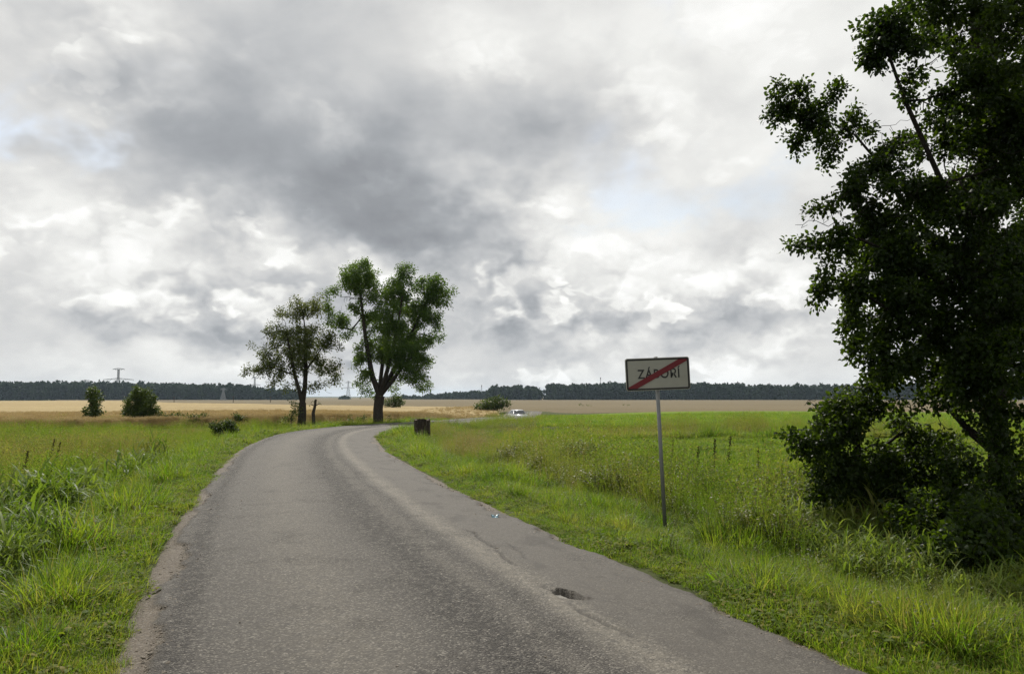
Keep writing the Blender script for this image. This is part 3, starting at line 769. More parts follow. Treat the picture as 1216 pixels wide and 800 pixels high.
bush('shrub', 265, 521, 36, [(258, 508, 9, 7), (272, 505, 9, 7), (265, 512, 13, 7), (278, 510, 6, 6)], LEAF_BUSH,
     'low dark shrub in the grass beside the left edge of the road', 43, natt=420, L=0.10, W=0.06, per=34, spread=0.14, D=0.12, kill=0.15)
for q, (px, rx, ry) in enumerate([(192, 9, 7), (204, 8, 6), (216, 8, 7), (230, 7, 5), (243, 8, 6), (285, 9, 5)]):
    lab_ = ('low spreading shrub next to the round bush', 'low shrub second from the round bush', 'rounded low shrub midway along the field edge row', 'smallest low shrub in the field edge row', 'low shrub nearest the airy tree but one in the row', 'flat wide shrub in the gap before the airy tree')[q]
    bush('shrub', px, 504, 53 + (q % 3), [(px - 3, 497 - ry * 0.4, rx * 0.7, ry * 0.8), (px + 3, 498 - ry * 0.3, rx * 0.7, ry * 0.7)], LEAF_BUSH,
         lab_, 50 + q, natt=160, group='low shrubs along the field edge', per=30)
bush('shrub', 45, 505, 55, [(43, 501, 4, 4), (48, 500, 4, 5)], LEAF_BUSH, 'tiny dark shrub alone in the meadow grass before the straw field', 58, natt=50, per=12, D=0.15)
bush('shrub', 345, 505, 54, [(343, 497, 9, 7), (335, 500, 8, 5), (352, 488, 7, 9), (348, 478, 5, 6)], LEAF_BUSH, 'dense low undergrowth around the foot of the airy twin-stemmed tree', 59, natt=260)
for q, (px, ry) in enumerate([(415, 5), (432, 6), (425, 4), (462, 5)]):
    bush('shrub', px, 501, 60, [(px, 498 - ry * 0.3, 5, ry)], LEAF_BUSH, ('tiny leafy clump between the broken sapling and the willow', 'taller leafy clump just left of the willow foot', 'smallest leafy clump left of the willow foot', 'leafy clump just right of the willow foot')[q], 62 + q, natt=40, group='small clumps near the willow', D=0.15)
bush('bush', 466, 485, 120, [(460, 478, 8, 6), (470, 475, 9, 7), (474, 480, 7, 5)], LEAF_BUSH, 'round grey-green bush on the fields behind the willow', 66, natt=260, L=0.3, W=0.16, per=14, spread=0.4, D=0.35, kill=0.4)
bush('thicket', 585, 488, 112, [(570, 483, 9, 4), (580, 480, 12, 7), (592, 477, 11, 7), (600, 480, 7, 6), (585, 483, 14, 5)], LEAF_BUSH,
     'dark rounded thicket where the far road meets the brown field', 67, natt=600, L=0.28, W=0.15, per=16, spread=0.4, D=0.35, kill=0.38)
for q, (px, rx) in enumerate([(690, 5), (702, 6), (744, 5)]):
    bush('bush', px, 486, 160, [(px, 483, rx, 2.6)], LEAF_BUSH, ('small dark bush on the brown field nearer the thicket', 'wider small dark bush on the brown field', 'small dark bush on the brown field close behind the sign')[q], 70 + q, natt=60, L=0.32, W=0.18, per=12, spread=0.4, D=0.35, kill=0.5, group='bushes on the brown field')

# ---- broken stump of a sapling beside the airy tree
Y0 = 54.0; b = at(373, 503, Y0); b[2] = gz(b[0], b[1]) - 0.05
lm = [(-1, [(b, 0.13), (at(372, 490, Y0), 0.11), (at(374, 482, Y0), 0.09), (at(375, 474, Y0), 0.07)]), (2, [(at(379, 479, Y0), 0.03)]), (2, [(at(369, 480, Y0), 0.03)])]
plant('dead_sapling', b, lobes_px([(375, 474, 5, 4), (380, 480, 4, 3), (368, 481, 3, 3)], Y0, rng0), lm, LEAF_ASH, 'broken dark trunk with few leaves beside the airy tree', 'tree', 77,
      natt=40, D=0.14, per=6, spread=0.15, L=0.13, W=0.07, fixed=None)

# ================================================================== FAR WOODS
def wood(name, label, px0, px1, top, dist, depth, seed, nrow=8, spacing=5.5, conifer=0.6, base_y=None):
    """a far wood: many crowns of leaf clumps, read as one mass. top: photo y of the tree tops as a function of px"""
    rng = np.random.default_rng(seed)
    Pb = []; S_ = []; dry = []
    x0 = (px0 - 608) / FPX * dist; x1 = (px1 - 608) / FPX * dist
    for k in range(nrow):
        Y_ = dist + depth * k / max(1, nrow - 1)
        xs = rng.uniform(x0, x1, int((x1 - x0) / spacing * 1.5))
        for x in xs:
            y = Y_ + rng.uniform(-4, 4)
            px = 608 + x / dist * FPX
            zt = at(px, top(px), y)[2] + rng.normal(0, 1.1) - rng.exponential(1.2)
            zb = float(lie(np.array([x]), np.array([y]))[0])
            H = max(3.0, zt - zb)
            con = rng.random() < conifer
            n = 90
            t = rng.random(n) ** (1.0)                     # 0 foot .. 1 top
            rad = (1 - t) ** 0.6 * 3.2 + 0.35 if con else np.sqrt(np.clip(1 - (2 * t - 0.95) ** 2, 0.03, 1)) * 3.6
            th = rng.random(n) * 6.283; rr_ = rad * rng.random(n) ** 0.4
            Pb.append(np.stack([x + np.cos(th) * rr_, y + np.sin(th) * rr_, zb + H * (0.03 + 0.94 * t)], 1))
            S_.append(rng.uniform(1.4, 3.4, n)); dry.append(np.full(n, np.clip(rng.normal(0.5, 0.25), 0, 1)))
    Pb = np.vstack(Pb); S_ = np.concatenate(S_); dry = np.concatenate(dry); n = len(Pb)
    V, F, k = leaf_cards(Pb, unit(rng.normal(size=(n, 3)) + (0, 0, 0.6)), rng.normal(size=(n, 3)), S_, S_ * 0.9, False)
    me = np_mesh(name, V, F, LEAF_FAR, False, {'rnd': np.repeat(dry, k)})
    return tag(link(name, me), label, 'forest', kind='stuff')
wood('forest', 'long dark forest beyond the straw field under the pylon', -260, 345,
     lambda p: 454 + 3.0 * smooth01((p - 60) / 200) + (8 * smooth01((p - 250) / 95) ** 1.5) + 0.5 * math.sin(p * 0.11) + 0.3 * math.sin(p * 0.31), 940, 50, 81)
wood('forest', 'dark straight forest edge behind the place-name sign', 648, 1300,
     lambda p: 457.5 - 1.2 * math.sin((p - 640) / 60) + 0.8 * math.sin(p * 0.17) + 0.5 * math.sin(p * 0.41) - 2 * smooth01((p - 700) / 60) * (1 - smooth01((p - 860) / 80)), 940, 50, 82)
wood('wood', 'rounded clump of tall trees between the thicket and the long forest edge', 579, 642,
     lambda p: 458 + 2.2 * abs(math.sin(p * 0.22)) + 5 * smooth01((p - 634) / 10) + 4 * smooth01((586 - p) / 8), 930, 40, 83, conifer=0.1, spacing=4.5)
wood('wood', 'low far wood to the left of the rounded clump', 503, 582, lambda p: 469.5 - 4.5 * smooth01((p - 503) / 75), 1100, 40, 84, conifer=0.3)
wood('copse', 'tiny far pair of round treetops right of the willow', 473, 500, lambda p: 470 + 2.5 * abs(math.cos(p * 0.22)), 1120, 15, 85, nrow=3, conifer=0.0)
wood('copse', 'tiny far tuft of trees seen between the two roadside trees', 404, 414, lambda p: 473 - 2.0 * math.exp(-((p - 408) / 3) ** 2), 1120, 10, 86, nrow=2, conifer=0.0)

# ================================================================== PYLONS, MASTS, POLES
STEEL = plain('weathered_steel', (0.20, 0.215, 0.22), 0.6, 0.3)
def pylon(px, top, Y0, wide, label, arms, group='power pylons', th=0.28):
    zb = float(lie(np.array([(px - 608) / FPX * Y0]), np.array([Y0]))[0])
    x0 = (px - 608) / FPX * Y0; H = at(px, top, Y0)[2] - zb
    root = empty('pylon', (x0, Y0, zb), label, 'pylon', group, rz=0.1)
    w = lambda z: wide * (1 - 0.86 * min(1, z / (H * 0.72))) / 2 + 0.35
    B = MB(); lev = np.linspace(0, H, 11)
    for sx_ in (-1, 1):
        for sy_ in (-1, 1):
            for a, c_ in zip(lev[:-1], lev[1:]):
                B.bar((sx_ * w(a), sy_ * w(a), a), (sx_ * w(c_), sy_ * w(c_), c_), th * 0.6, 4)
    for a, c_ in zip(lev[:-1], lev[1:]):
        for s_ in (-1, 1):
            B.bar((-w(a), s_ * w(a), a), (w(c_), s_ * w(c_), c_), th * 0.4, 3); B.bar((w(a), s_ * w(a), a), (-w(c_), s_ * w(c_), c_), th * 0.4, 3)
    for a in lev[:-1]:
        for s_ in (-1, 1):
            B.bar((-w(a), s_ * w(a), a), (w(a), s_ * w(a), a), th * 0.4, 4); B.bar((s_ * w(a), -w(a), a), (s_ * w(a), w(a), a), th * 0.4, 4)
    B.build('lattice_mast', STEEL, root)
    for zf, hw_, rise in arms:
        B = MB(); z = H * zf
        for s_ in (-1, 1):
            B.bar((0, 0, z), (s_ * hw_, 0, z + rise), th * 0.6, 4); B.bar((0, 0, z + 1.9), (s_ * hw_, 0, z + rise), th * 0.5, 4)
            for t in (0.25, 0.5, 0.75): B.bar((s_ * hw_ * t, 0, z + rise * t), (s_ * hw_ * (t - 0.12), 0, z + rise * t + 1.9 * (1 - t)), th * 0.4, 3)
        B.build('cross_arm', STEEL, root)
        for s_ in (-1, 1):
            for t in (0.5, 0.97): MB().bar((s_ * hw_ * t, 0, z + rise * t), (s_ * hw_ * t, 0, z + rise * t - 1.6), th * 0.4, 4).build('insulator', STEEL, root)
pylon(141, 438, 1080, 9, 'tall steel pylon with wide lower arms rising above the left forest', [(0.985, 7.5, 0.6), (0.66, 20, -0.4)], th=0.5)
pylon(102, 451, 1500, 9, 'distant pylon of which little more than the top arms clears the left forest', [(0.95, 9, 0.6), (0.72, 17, 0)], th=0.5)
pylon(414, 452, 1500, 8, 'pale distant pylon standing between the two roadside trees', [(0.9, 6, 0), (0.6, 10, 0)], th=0.4)
pylon(303, 447, 1400, 8, 'pale distant pylon half seen through the airy tree', [(0.92, 6, 0), (0.62, 10, 0)], th=0.4)
pylon(266, 461, 880, 5, 'thin pale pylon standing before the left forest', [(0.93, 3, 0)], th=0.34)
MAST = plain('mast_grey', (0.16, 0.16, 0.17), 0.7, 0.2)
for px, top, lab in ((572, 457, 'thin radio mast behind the low far wood'), (713, 448, 'thin radio mast behind the forest edge by the sign')):
    Y0 = 1250; x0 = (px - 608) / FPX * Y0; z0 = float(lie(np.array([x0]), np.array([Y0]))[0]); H = at(px, top, Y0)[2] - z0
    root = empty('radio_mast', (x0, Y0, z0), lab, 'mast', 'radio masts on the skyline')
    MB().bar((0, 0, 0), (0, 0, H), 0.55, 6, 0.35).build('shaft', MAST, root)
    MB().bar((0, 0, H - 3), (0, 0, H), 0.75, 6).build('antenna', MAST, root)
WOOD = plain('pole_wood', (0.07, 0.055, 0.042), 0.9, 0.1)
for px, top, Y0, lab in ((278, 470, 300, 'tallest thin wooden pole in the far straw field'), (208, 475, 330, 'short wooden pole in the straw field near the round bush'), (322, 473, 330, 'thin wooden pole in the far field behind the airy tree')):
    x0 = (px - 608) / FPX * Y0; z0 = float(lie(np.array([x0]), np.array([Y0]))[0]); H = max(2.6, at(px, top, Y0)[2] - z0)
    root = empty('field_pole', (x0, Y0, z0), lab, 'pole', 'poles in the far field')
    MB().bar((0, 0, 0), (0, 0, H), 0.14, 8, 0.10).build('shaft', WOOD, root)
    MB().box((0, 0, H - 0.25), (0.9, 0.12, 0.12)).build('cross_arm', WOOD, root)

# ================================================================== GRASS AND WEEDS
def blades(rng, n, spread, L, w, lean, droop, nseg=3, tip=0.0):
    """n blades growing from a disc: returns V, F, per-vertex random"""
    a = rng.random(n) * 6.283; rr_ = np.sqrt(rng.random(n)) * spread
    base = np.stack([np.cos(a) * rr_, np.sin(a) * rr_, np.full(n, -0.02)], 1)
    od = a + rng.normal(0, 1.1, n); o = np.stack([np.cos(od), np.sin(od), 0 * od], 1)
    ln = rng.uniform(L[0], L[1], n); le = np.abs(rng.normal(lean, lean * 0.6, n)); dr = np.abs(rng.normal(droop, droop * 0.5, n))
    fa = od + math.pi / 2 + rng.normal(0, 0.6, n); sd = np.stack([np.cos(fa), np.sin(fa), 0 * fa], 1)
    ww = w * rng.uniform(0.6, 1.3, n)
    k = nseg * 2 + 1; V = np.empty((n, k, 3))
    for i in range(nseg + 1):
        t = i / nseg
        c_ = base + ln[:, None] * (np.array((0, 0, 1.0)) * (t - dr * t ** 3)[:, None] + o * (le * t + dr * 1.0 * t * t)[:, None])
        if i < nseg:
            wd_ = (ww * (1 - 0.75 * t ** 1.5) * (0.75 + 0.5 * min(1, t * 4)))[:, None] * 0.5
            V[:, 2 * i] = c_ - sd * wd_; V[:, 2 * i + 1] = c_ + sd * wd_
        else: V[:, 2 * i] = c_
    tri = []
    for i in range(nseg - 1): tri += [(2 * i, 2 * i + 1, 2 * i + 3), (2 * i, 2 * i + 3, 2 * i + 2)]
    tri.append((2 * nseg - 2, 2 * nseg - 1, 2 * nseg))
    F = (np.arange(n)[:, None, None] * k + np.array(tri)[None]).reshape(-1, 3)
    return V.reshape(-1, 3), F, np.repeat(rng.random(n), k)
def join(parts):
    Vs, Fs, Rs = [], [], []; o = 0
    for V, F, r_ in parts:
        Vs.append(V); Fs.append(F + o); Rs.append(r_); o += len(V)
    return np.vstack(Vs), np.vstack(Fs), np.concatenate(Rs)
def stems(rng, n, spread, L, head, lean=0.12):
    """flowering stems with small heads"""
    V, F, r_ = blades(rng, n, spread, L, 0.006, lean, 0.06, 2)
    tips = V.reshape(n, 5, 3)[:, 4]; mid = V.reshape(n, 5, 3)[:, 2]
    m = 7; rep = np.repeat(np.arange(n), m); t = rng.random((n * m, 1)) * 0.38
    P_ = tips[rep] * (1 - t) + mid[rep] * t
    dv = unit(rng.normal(0, 0.5, (n * m, 3)) + (0, 0, 0.7))
    V2, F2, k = leaf_cards(P_, dv, rng.normal(size=(n * m, 3)), head * rng.uniform(0.6, 1.3, n * m), head * 0.35)
    return join([(V, F, r_), (V2, F2, np.repeat(rng.random(n * m), k))])
def weed(rng, n, spread, L, lf):
    """leafy stems: nettle, dock, thistle"""
    V, F, r_ = blades(rng, n, spread, L, 0.012, 0.15, 0.05, 2)
    Q = V.reshape(n, 5, 3); b0_, b1_, b2_ = Q[:, 0], Q[:, 2], Q[:, 4]
    m = 16; rep = np.repeat(np.arange(n), m); t = np.tile(np.linspace(0.08, 1, m), n)[:, None]
    P_ = (1 - t) ** 2 * b0_[rep] + 2 * t * (1 - t) * b1_[rep] + t * t * b2_[rep]
    a = rng.random(n * m) * 6.283
    dv = np.stack([np.cos(a), np.sin(a), rng.normal(0.1, 0.35, n * m)], 1)
    s_ = lf * (1.15 - 0.6 * t[:, 0]) * rng.uniform(0.7, 1.3, n * m)
    V2, F2, k = leaf_cards(P_, dv, rng.normal(0, 0.3, (n * m, 3)) + (0, 0, 1), s_, s_ * 0.42, True)
    return join([(V, F, r_), (V2, F2, np.repeat(rng.random(n * m), k))])
def stalk(rng, n, spread, L, leafL, w):
    """upright stalks with broad arching leaves set alternately"""
    V, F, r_ = blades(rng, n, spread, L, 0.014, 0.10, 0.04, 2)
    Q = V.reshape(n, 5, 3); parts = [(V, F, r_)]
    for i in range(n):
        m = rng.integers(5, 8); a0 = rng.random() * 6.283
        for q in range(m):
            t = 0.12 + 0.85 * q / m; p_ = (1 - t) ** 2 * Q[i, 0] + 2 * t * (1 - t) * Q[i, 2] + t * t * Q[i, 4]
            lv, lf_, lr = blades(rng, 1, 0.001, (leafL * 0.7, leafL * 1.2), w, 0.45, 0.5, 5)
            a = a0 + q * 2.7 + rng.normal(0, 0.4); c_, s_ = math.cos(a), math.sin(a)
            # turn the leaf to its own side
            d0 = math.atan2(lv[-1, 1], lv[-1, 0]); c_, s_ = math.cos(a - d0), math.sin(a - d0)
            lv = np.stack([lv[:, 0] * c_ - lv[:, 1] * s_, lv[:, 0] * s_ + lv[:, 1] * c_, lv[:, 2]], 1) + p_
            parts.append((lv, lf_, lr))
    return join(parts)
def lowleaf(rng, n, spread, lf):
    a = rng.random(n) * 6.283; q = np.sqrt(rng.random(n)) * spread; od = rng.random(n) * 6.283
    P_ = np.stack([np.cos(a) * q, np.sin(a) * q, rng.uniform(0.01, 0.10, n)], 1)
    dv = np.stack([np.cos(od), np.sin(od), rng.uniform(0.1, 0.9, n)], 1)
    s_ = lf * rng.uniform(0.6, 1.4, n)
    V, F, k = leaf_cards(P_, dv, rng.normal(0, 0.3, (n, 3)) + (0, 0, 1), s_, s_ * 0.55, True)
    return V, F, np.repeat(rng.random(n), k)

G_ST = [(0.08, (0.020, 0.046, 0.004)), (0.4, (0.050, 0.098, 0.006)), (0.7, (0.088, 0.145, 0.010)), (0.95, (0.175, 0.185, 0.028))]
G_TR = [(0.1, (0.09, 0.21, 0.005)), (0.5, (0.21, 0.39, 0.010)), (0.9, (0.42, 0.47, 0.035))]
DRY = ((0.25, 0.185, 0.075), (0.36, 0.26, 0.09))
GRASS = leafy('grass_blades', G_ST, G_TR, 0.45, 0.5, 0.2, 0.5, DRY, 'inst')
WEEDM = leafy('weed_leaves', [(0.08, (0.020, 0.036, 0.006)), (0.45, (0.038, 0.062, 0.010)), (0.9, (0.09, 0.12, 0.022))],
              [(0.1, (0.08, 0.16, 0.008)), (0.9, (0.24, 0.32, 0.03))], 0.36, 0.5, 0.22, 0.6, DRY, 'inst')
HERBM = leafy('herb_leaves', [(0.08, (0.036, 0.064, 0.006)), (0.45, (0.062, 0.098, 0.010)), (0.9, (0.10, 0.135, 0.02))],
              [(0.1, (0.12, 0.22, 0.008)), (0.9, (0.26, 0.34, 0.02))], 0.38, 0.65, 0.12, 0.6, DRY, 'inst')
REEDM = leafy('reed_leaves', [(0.08, (0.034, 0.070, 0.008)), (0.45, (0.062, 0.115, 0.014)), (0.9, (0.13, 0.18, 0.035))],
              [(0.1, (0.11, 0.22, 0.010)), (0.9, (0.26, 0.36, 0.03))], 0.42, 0.5, 0.16, 0.6, DRY, 'inst')
CORNM = leafy('straw_stalks', [(0.1, (0.25, 0.185, 0.085)), (0.5, (0.37, 0.29, 0.15)), (0.9, (0.48, 0.39, 0.22))],
              [(0.1, (0.30, 0.20, 0.07)), (0.9, (0.5, 0.38, 0.15))], 0.3, 0.6, 0.2, 0.3, None, 'inst')
rg = np.random.default_rng(99)
SRC = {}
def src(kind, mat, fn, nvar):
    SRC[kind] = []
    for i in range(nvar):
        V, F, r_ = fn()
        SRC[kind].append(bpy.data.objects.new('tuft_of_' + kind, np_mesh('tuft_of_' + kind, V, F, mat, False, {'rnd': r_})))
src('short', GRASS, lambda: join([blades(rg, 60, 0.15, (0.07, 0.20), 0.0065, 0.35, 0.35), blades(rg, 8, 0.12, (0.16, 0.28), 0.005, 0.2, 0.25)]), 5)
src('mid', GRASS, lambda: join([blades(rg, 46, 0.14, (0.20, 0.46), 0.0075, 0.25, 0.42), blades(rg, 14, 0.12, (0.35, 0.6), 0.006, 0.15, 0.35)]), 5)
src('tall', GRASS, lambda: join([blades(rg, 32, 0.16, (0.3, 0.62), 0.008, 0.22, 0.4), stems(rg, 12, 0.16, (0.55, 0.95), 0.035)]), 5)
src('reed', REEDM, lambda: join([stalk(rg, 5, 0.15, (0.5, 0.85), 0.34, 0.030), blades(rg, 22, 0.16, (0.2, 0.45), 0.009, 0.25, 0.4)]), 5)
src('weed', WEEDM, lambda: join([weed(rg, 5, 0.14, (0.28, 0.6), 0.08), blades(rg, 30, 0.16, (0.25, 0.55), 0.008, 0.25, 0.4)]), 5)
src('herb', HERBM, lambda: join([lowleaf(rg, 50, 0.17, 0.055), blades(rg, 20, 0.15, (0.08, 0.2), 0.006, 0.3, 0.3)]), 4)
src('corn', CORNM, lambda: stems(rg, 30, 0.28, (0.6, 0.85), 0.07, 0.10), 4)

def scatter(name, kind, X, Y, sc, dry, label, seed, zoff=0.0, zfun=None, tilt=0.12):
    """one object of plants, each tuft set out by geometry nodes"""
    rng = np.random.default_rng(seed); n = len(X)
    Z = (zfun or ground_h)(X, Y) + zoff
    V = np.stack([X, Y, Z], 1).astype(np.float32)
    me = bpy.data.meshes.new(name); me.vertices.add(n); me.vertices.foreach_set('co', V.ravel())
    def add(an, typ, fld, v):
        a = me.attributes.new(an, typ, 'POINT'); a.data.foreach_set(fld, v.ravel())
    add('rot', 'FLOAT_VECTOR', 'vector', np.stack([rng.normal(0, tilt, n), rng.normal(0, tilt, n), rng.random(n) * 6.283], 1).astype(np.float32))
    add('size', 'FLOAT', 'value', np.asarray(sc, np.float32)); add('dry', 'FLOAT', 'value', np.asarray(dry, np.float32))
    add('pick', 'INT', 'value', rng.integers(0, len(SRC[kind]), n).astype(np.int32))
    o = tag(link(name, me), label, 'grass', kind='stuff')
    ng = bpy.data.node_groups.new(name, 'GeometryNodeTree')
    ng.interface.new_socket('Geometry', in_out='INPUT', socket_type='NodeSocketGeometry')
    ng.interface.new_socket('Geometry', in_out='OUTPUT', socket_type='NodeSocketGeometry')
    gi = ng.nodes.new('NodeGroupInput'); go = ng.nodes.new('NodeGroupOutput'); ip = ng.nodes.new('GeometryNodeInstanceOnPoints')
    jn = ng.nodes.new('GeometryNodeGeometryToInstance')
    for s_ in SRC[kind]:
        oi = ng.nodes.new('GeometryNodeObjectInfo'); oi.inputs['Object'].default_value = s_
        ng.links.new(oi.outputs['Geometry'], jn.inputs[0])
    # each source becomes its own instance to pick from
    ng.nodes.remove(jn); jg = ng.nodes.new('GeometryNodeJoinGeometry')
    for nd in [q for q in ng.nodes if q.bl_idname == 'GeometryNodeObjectInfo']:
        g2 = ng.nodes.new('GeometryNodeGeometryToInstance')
        ng.links.new(nd.outputs['Geometry'], g2.inputs[0]); ng.links.new(g2.outputs[0], jg.inputs[0])
    def named(an, typ):
        q = ng.nodes.new('GeometryNodeInputNamedAttribute'); q.data_type = typ; q.inputs['Name'].default_value = an
        return q.outputs['Attribute']
    ng.links.new(gi.outputs[0], ip.inputs['Points']); ng.links.new(jg.outputs[0], ip.inputs['Instance'])
    ip.inputs['Pick Instance'].default_value = True
    ng.links.new(named('pick', 'INT'), ip.inputs['Instance Index'])
    er = ng.nodes.new('FunctionNodeEulerToRotation'); ng.links.new(named('rot', 'FLOAT_VECTOR'), er.inputs[0])
    ng.links.new(er.outputs[0], ip.inputs['Rotation']); ng.links.new(named('size', 'FLOAT'), ip.inputs['Scale'])
    ng.links.new(ip.outputs[0], go.inputs[0])
    md = o.modifiers.new('grow', 'NODES'); md.node_group = ng
    return o

# candidate points: dense near the road, thinning with distance
def cloud(n, r0, r1, az0, az1, e, seed):
    rng = np.random.default_rng(seed)
    u_ = rng.random(n); q = 2 - e
    r_ = (r0 ** q + u_ * (r1 ** q - r0 ** q)) ** (1 / q)
    a = np.radians(rng.uniform(az0, az1, n))
    return np.sin(a) * r_, np.cos(a) * r_
X, Y = cloud(146000, 3.0, 64, -51, 51, 1.35, 7)
rng = np.random.default_rng(8)
d, s_ = road_d(X, Y)
side = np.abs(d) - HW
k_ = side > 0.10 + 0.75 * (fnoise(s_, np.sign(d) * 3, 0.9, 71) - 0.45) + 0.5 * (rng.random(len(d)) ** 6)
X, Y, d, s_, side = X[k_], Y[k_], d[k_], s_[k_], side[k_]
r_ = np.hypot(X, Y)
pa = fnoise(X, Y, 0.30, 73); pb = fnoise(X, Y, 0.9, 75); u1 = rng.random(len(X)); u2 = rng.random(len(X))
lf = d < 0
kind = np.full(len(X), 'mid', dtype='<U6'); sc = rng.uniform(0.75, 1.2, len(X)); dry = np.clip(rng.normal(0.06, 0.08, len(X)), 0, 1)
# --- right of the road
rt = ~lf
z1 = rt & (side < 0.75 + 0.4 * pb); kind[z1] = np.where(u1[z1] < 0.25, 'herb', 'short'); sc[z1] *= 0.55 + 0.4 * smooth01(side[z1] / 0.8)
z2 = rt & (side >= 0.75 + 0.4 * pb) & (side < 2.8); kind[z2] = np.where(u1[z2] < 0.10, 'weed', np.where(u1[z2] < 0.38, 'short', 'mid')); sc[z2] *= np.where(kind[z2] == 'weed', 0.6, 0.85)
wd0 = 2.8 + 1.2 * (pa - 0.5); wd1 = 5.6 + 3.0 * (pa - 0.4)
z3 = rt & (side >= wd0) & (side < wd1); kind[z3] = np.where(u1[z3] < 0.30, 'weed', np.where(u1[z3] < 0.70, 'tall', 'mid')); sc[z3] *= 0.95; dry[z3] += 0.12 * u2[z3]
z4 = rt & (side >= wd1) & (Y < 38); kind[z4] = np.where(u1[z4] < 0.85, 'short', 'herb'); sc[z4] *= 1.0; dry[z4] *= 0.4
z5 = rt & (Y >= 38 + 2 * pa) & (Y < 48) & (X > -3); kind[z5] = np.where(u1[z5] < 0.55, 'tall', np.where(u1[z5] < 0.8, 'weed', 'mid')); sc[z5] *= 0.32 + 0.30 * smooth01((pb[z5] - 0.45) * 5); dry[z5] += 0.12 + 0.45 * smooth01((pa[z5] - 0.38) * 4) * u2[z5]
z6 = rt & (Y >= 48); kind[z6] = np.where(u1[z6] < 0.5, 'tall', 'mid'); sc[z6] *= 0.45; dry[z6] += 0.3 * u2[z6]
inner = rt & (Y > 24) & (Y < 50) & (side < 9) & (side >= 2.0); sc[inner] *= 0.55; kind[inner] = np.where(u1[inner] < 0.55, 'tall', np.where(u1[inner] < 0.7, 'weed', 'mid')); dry[inner] += 0.75 * u2[inner] * smooth01((pa[inner] - 0.36) * 5)
# deep grass below the big tree
tr_ = rt & (X > 3.6) & (Y > 6) & (Y < 13) & (side > 2.2); kind[tr_] = np.where(u1[tr_] < 0.25, 'reed', np.where(u1[tr_] < 0.5, 'weed', 'mid')); sc[tr_] *= 0.7
# --- left of the road
l1 = lf & (side < 1.0 + 0.4 * pb); kind[l1] = np.where(u1[l1] < 0.22, 'herb', 'short'); sc[l1] *= 0.55 + 0.45 * smooth01(side[l1] / 0.8)
l2 = lf & (side >= 1.0 + 0.4 * pb) & (side < 2.0); kind[l2] = np.where(u1[l2] < 0.3, 'short', np.where(u1[l2] < 0.42, 'herb', 'mid')); sc[l2] *= 0.75
l3 = lf & (side >= np.where(Y < 11, 1.3, 1.7) + 0.3 * pa) & (side < 2.5 + 0.5 * pa) & (Y < 26); kind[l3] = np.where(u1[l3] < np.where(Y[l3] < 15, 0.45, 0.06) + 0.6 * smooth01((pb[l3] - 0.40) * 6) * np.where(Y[l3] < 15, 1.0, 0.35), 'reed', 'mid'); sc[l3] *= np.where(kind[l3] == 'reed', 0.78, 0.75)
l4 = lf & ~l3 & (side >= 2.4) & (Y < 31); kind[l4] = np.where(u1[l4] < 0.62, 'tall', np.where(u1[l4] < 0.74, 'weed', 'mid')); sc[l4] *= 0.72; dry[l4] += 0.28 * u2[l4] * smooth01((pa[l4] - 0.25) * 3)
l5 = lf & (Y >= 31) & (side >= 1.5); kind[l5] = np.where(u1[l5] < 0.35, 'tall', np.where(u1[l5] < 0.5, 'short', 'mid')); sc[l5] *= 0.42; dry[l5] += 0.12 * u2[l5]
l6 = lf & (Y >= 56) & (side >= 1.5); kind[l6] = 'tall'; dry[l6] += 0.4 * u2[l6]; sc[l6] *= 0.9
# patches: stands of one kind, trampled or lush spots, tawny drifts of seeding grass
pc = fnoise(X, Y, 0.55, 83); pd_ = fnoise(X, Y, 0.16, 85, 3); pe = fnoise(X, Y, 2.2, 87, 2)
sc *= 0.62 + 0.85 * smooth01((pc - 0.22) * 2.2) * (0.75 + 0.5 * pe)
lush = (pe > 0.52) & (side > 0.6) & (r_ < 26) & (u2 < 0.6); kind[lush & (kind == 'short')] = 'mid'
rough_ = (side > 2.6) & (Y < 50) & ~z4; sc[z4] *= 0.75
dry[rough_] += 0.75 * smooth01((pd_[rough_] - 0.40) * 6) * u1[rough_] * np.where(lf[rough_], 1.0, 0.55)
stand = z3 & (pc > 0.46) & (u2 < 0.55); kind[stand] = 'weed'
clump = (side > 1.2) & (side < 7) & (pe > 0.60) & (u2 < 0.5) & (Y > 6) & (Y < 26); kind[clump] = np.where(u1[clump] < 0.5, 'weed', 'mid'); sc[clump] *= 0.95
sc *= 1.0 + 0.5 * smooth01((r_ - 12) / 40)                         # tufts stand for more plants further off
dry = np.clip(dry, 0, 1)
by_post = rt & (np.abs(X - 2.37 * Y / 12.3) < 0.55) & (Y > 9.9) & (Y < 12.5); kind[by_post] = 'short'; sc[by_post] = np.minimum(sc[by_post], 0.9)
keep = ~(rt & (Y > 46.5) & (X > 0.035 * Y) & (side > 4)) & ~(lf & (X < -13.6) & (np.abs(Y - 28.5 - 0.06 * (X + 15)) < 0.55))
X, Y, sc, dry, kind = X[keep], Y[keep], sc[keep], dry[keep], kind[keep]
for kd, lab in (('short', 'short green grass of the road verges and mown meadow'), ('mid', 'lush arching green grass along both verges'),
                ('tall', 'tall seeding grass of the rough meadow'), ('reed', 'broad-bladed reedy grass beside the left verge and below the dark tree'),
                ('weed', 'leafy pale-green weeds growing behind the sign'), ('herb', 'low broad-leaved herbs at the road edge')):
    q = kind == kd
    nm = {'short': 'short_grass', 'mid': 'verge_grass', 'tall': 'meadow_grass', 'reed': 'reed_grass', 'weed': 'weeds', 'herb': 'low_herbs'}[kd]
    scatter(nm, kd, X[q], Y[q], sc[q], dry[q], lab, 100 + len(kd))
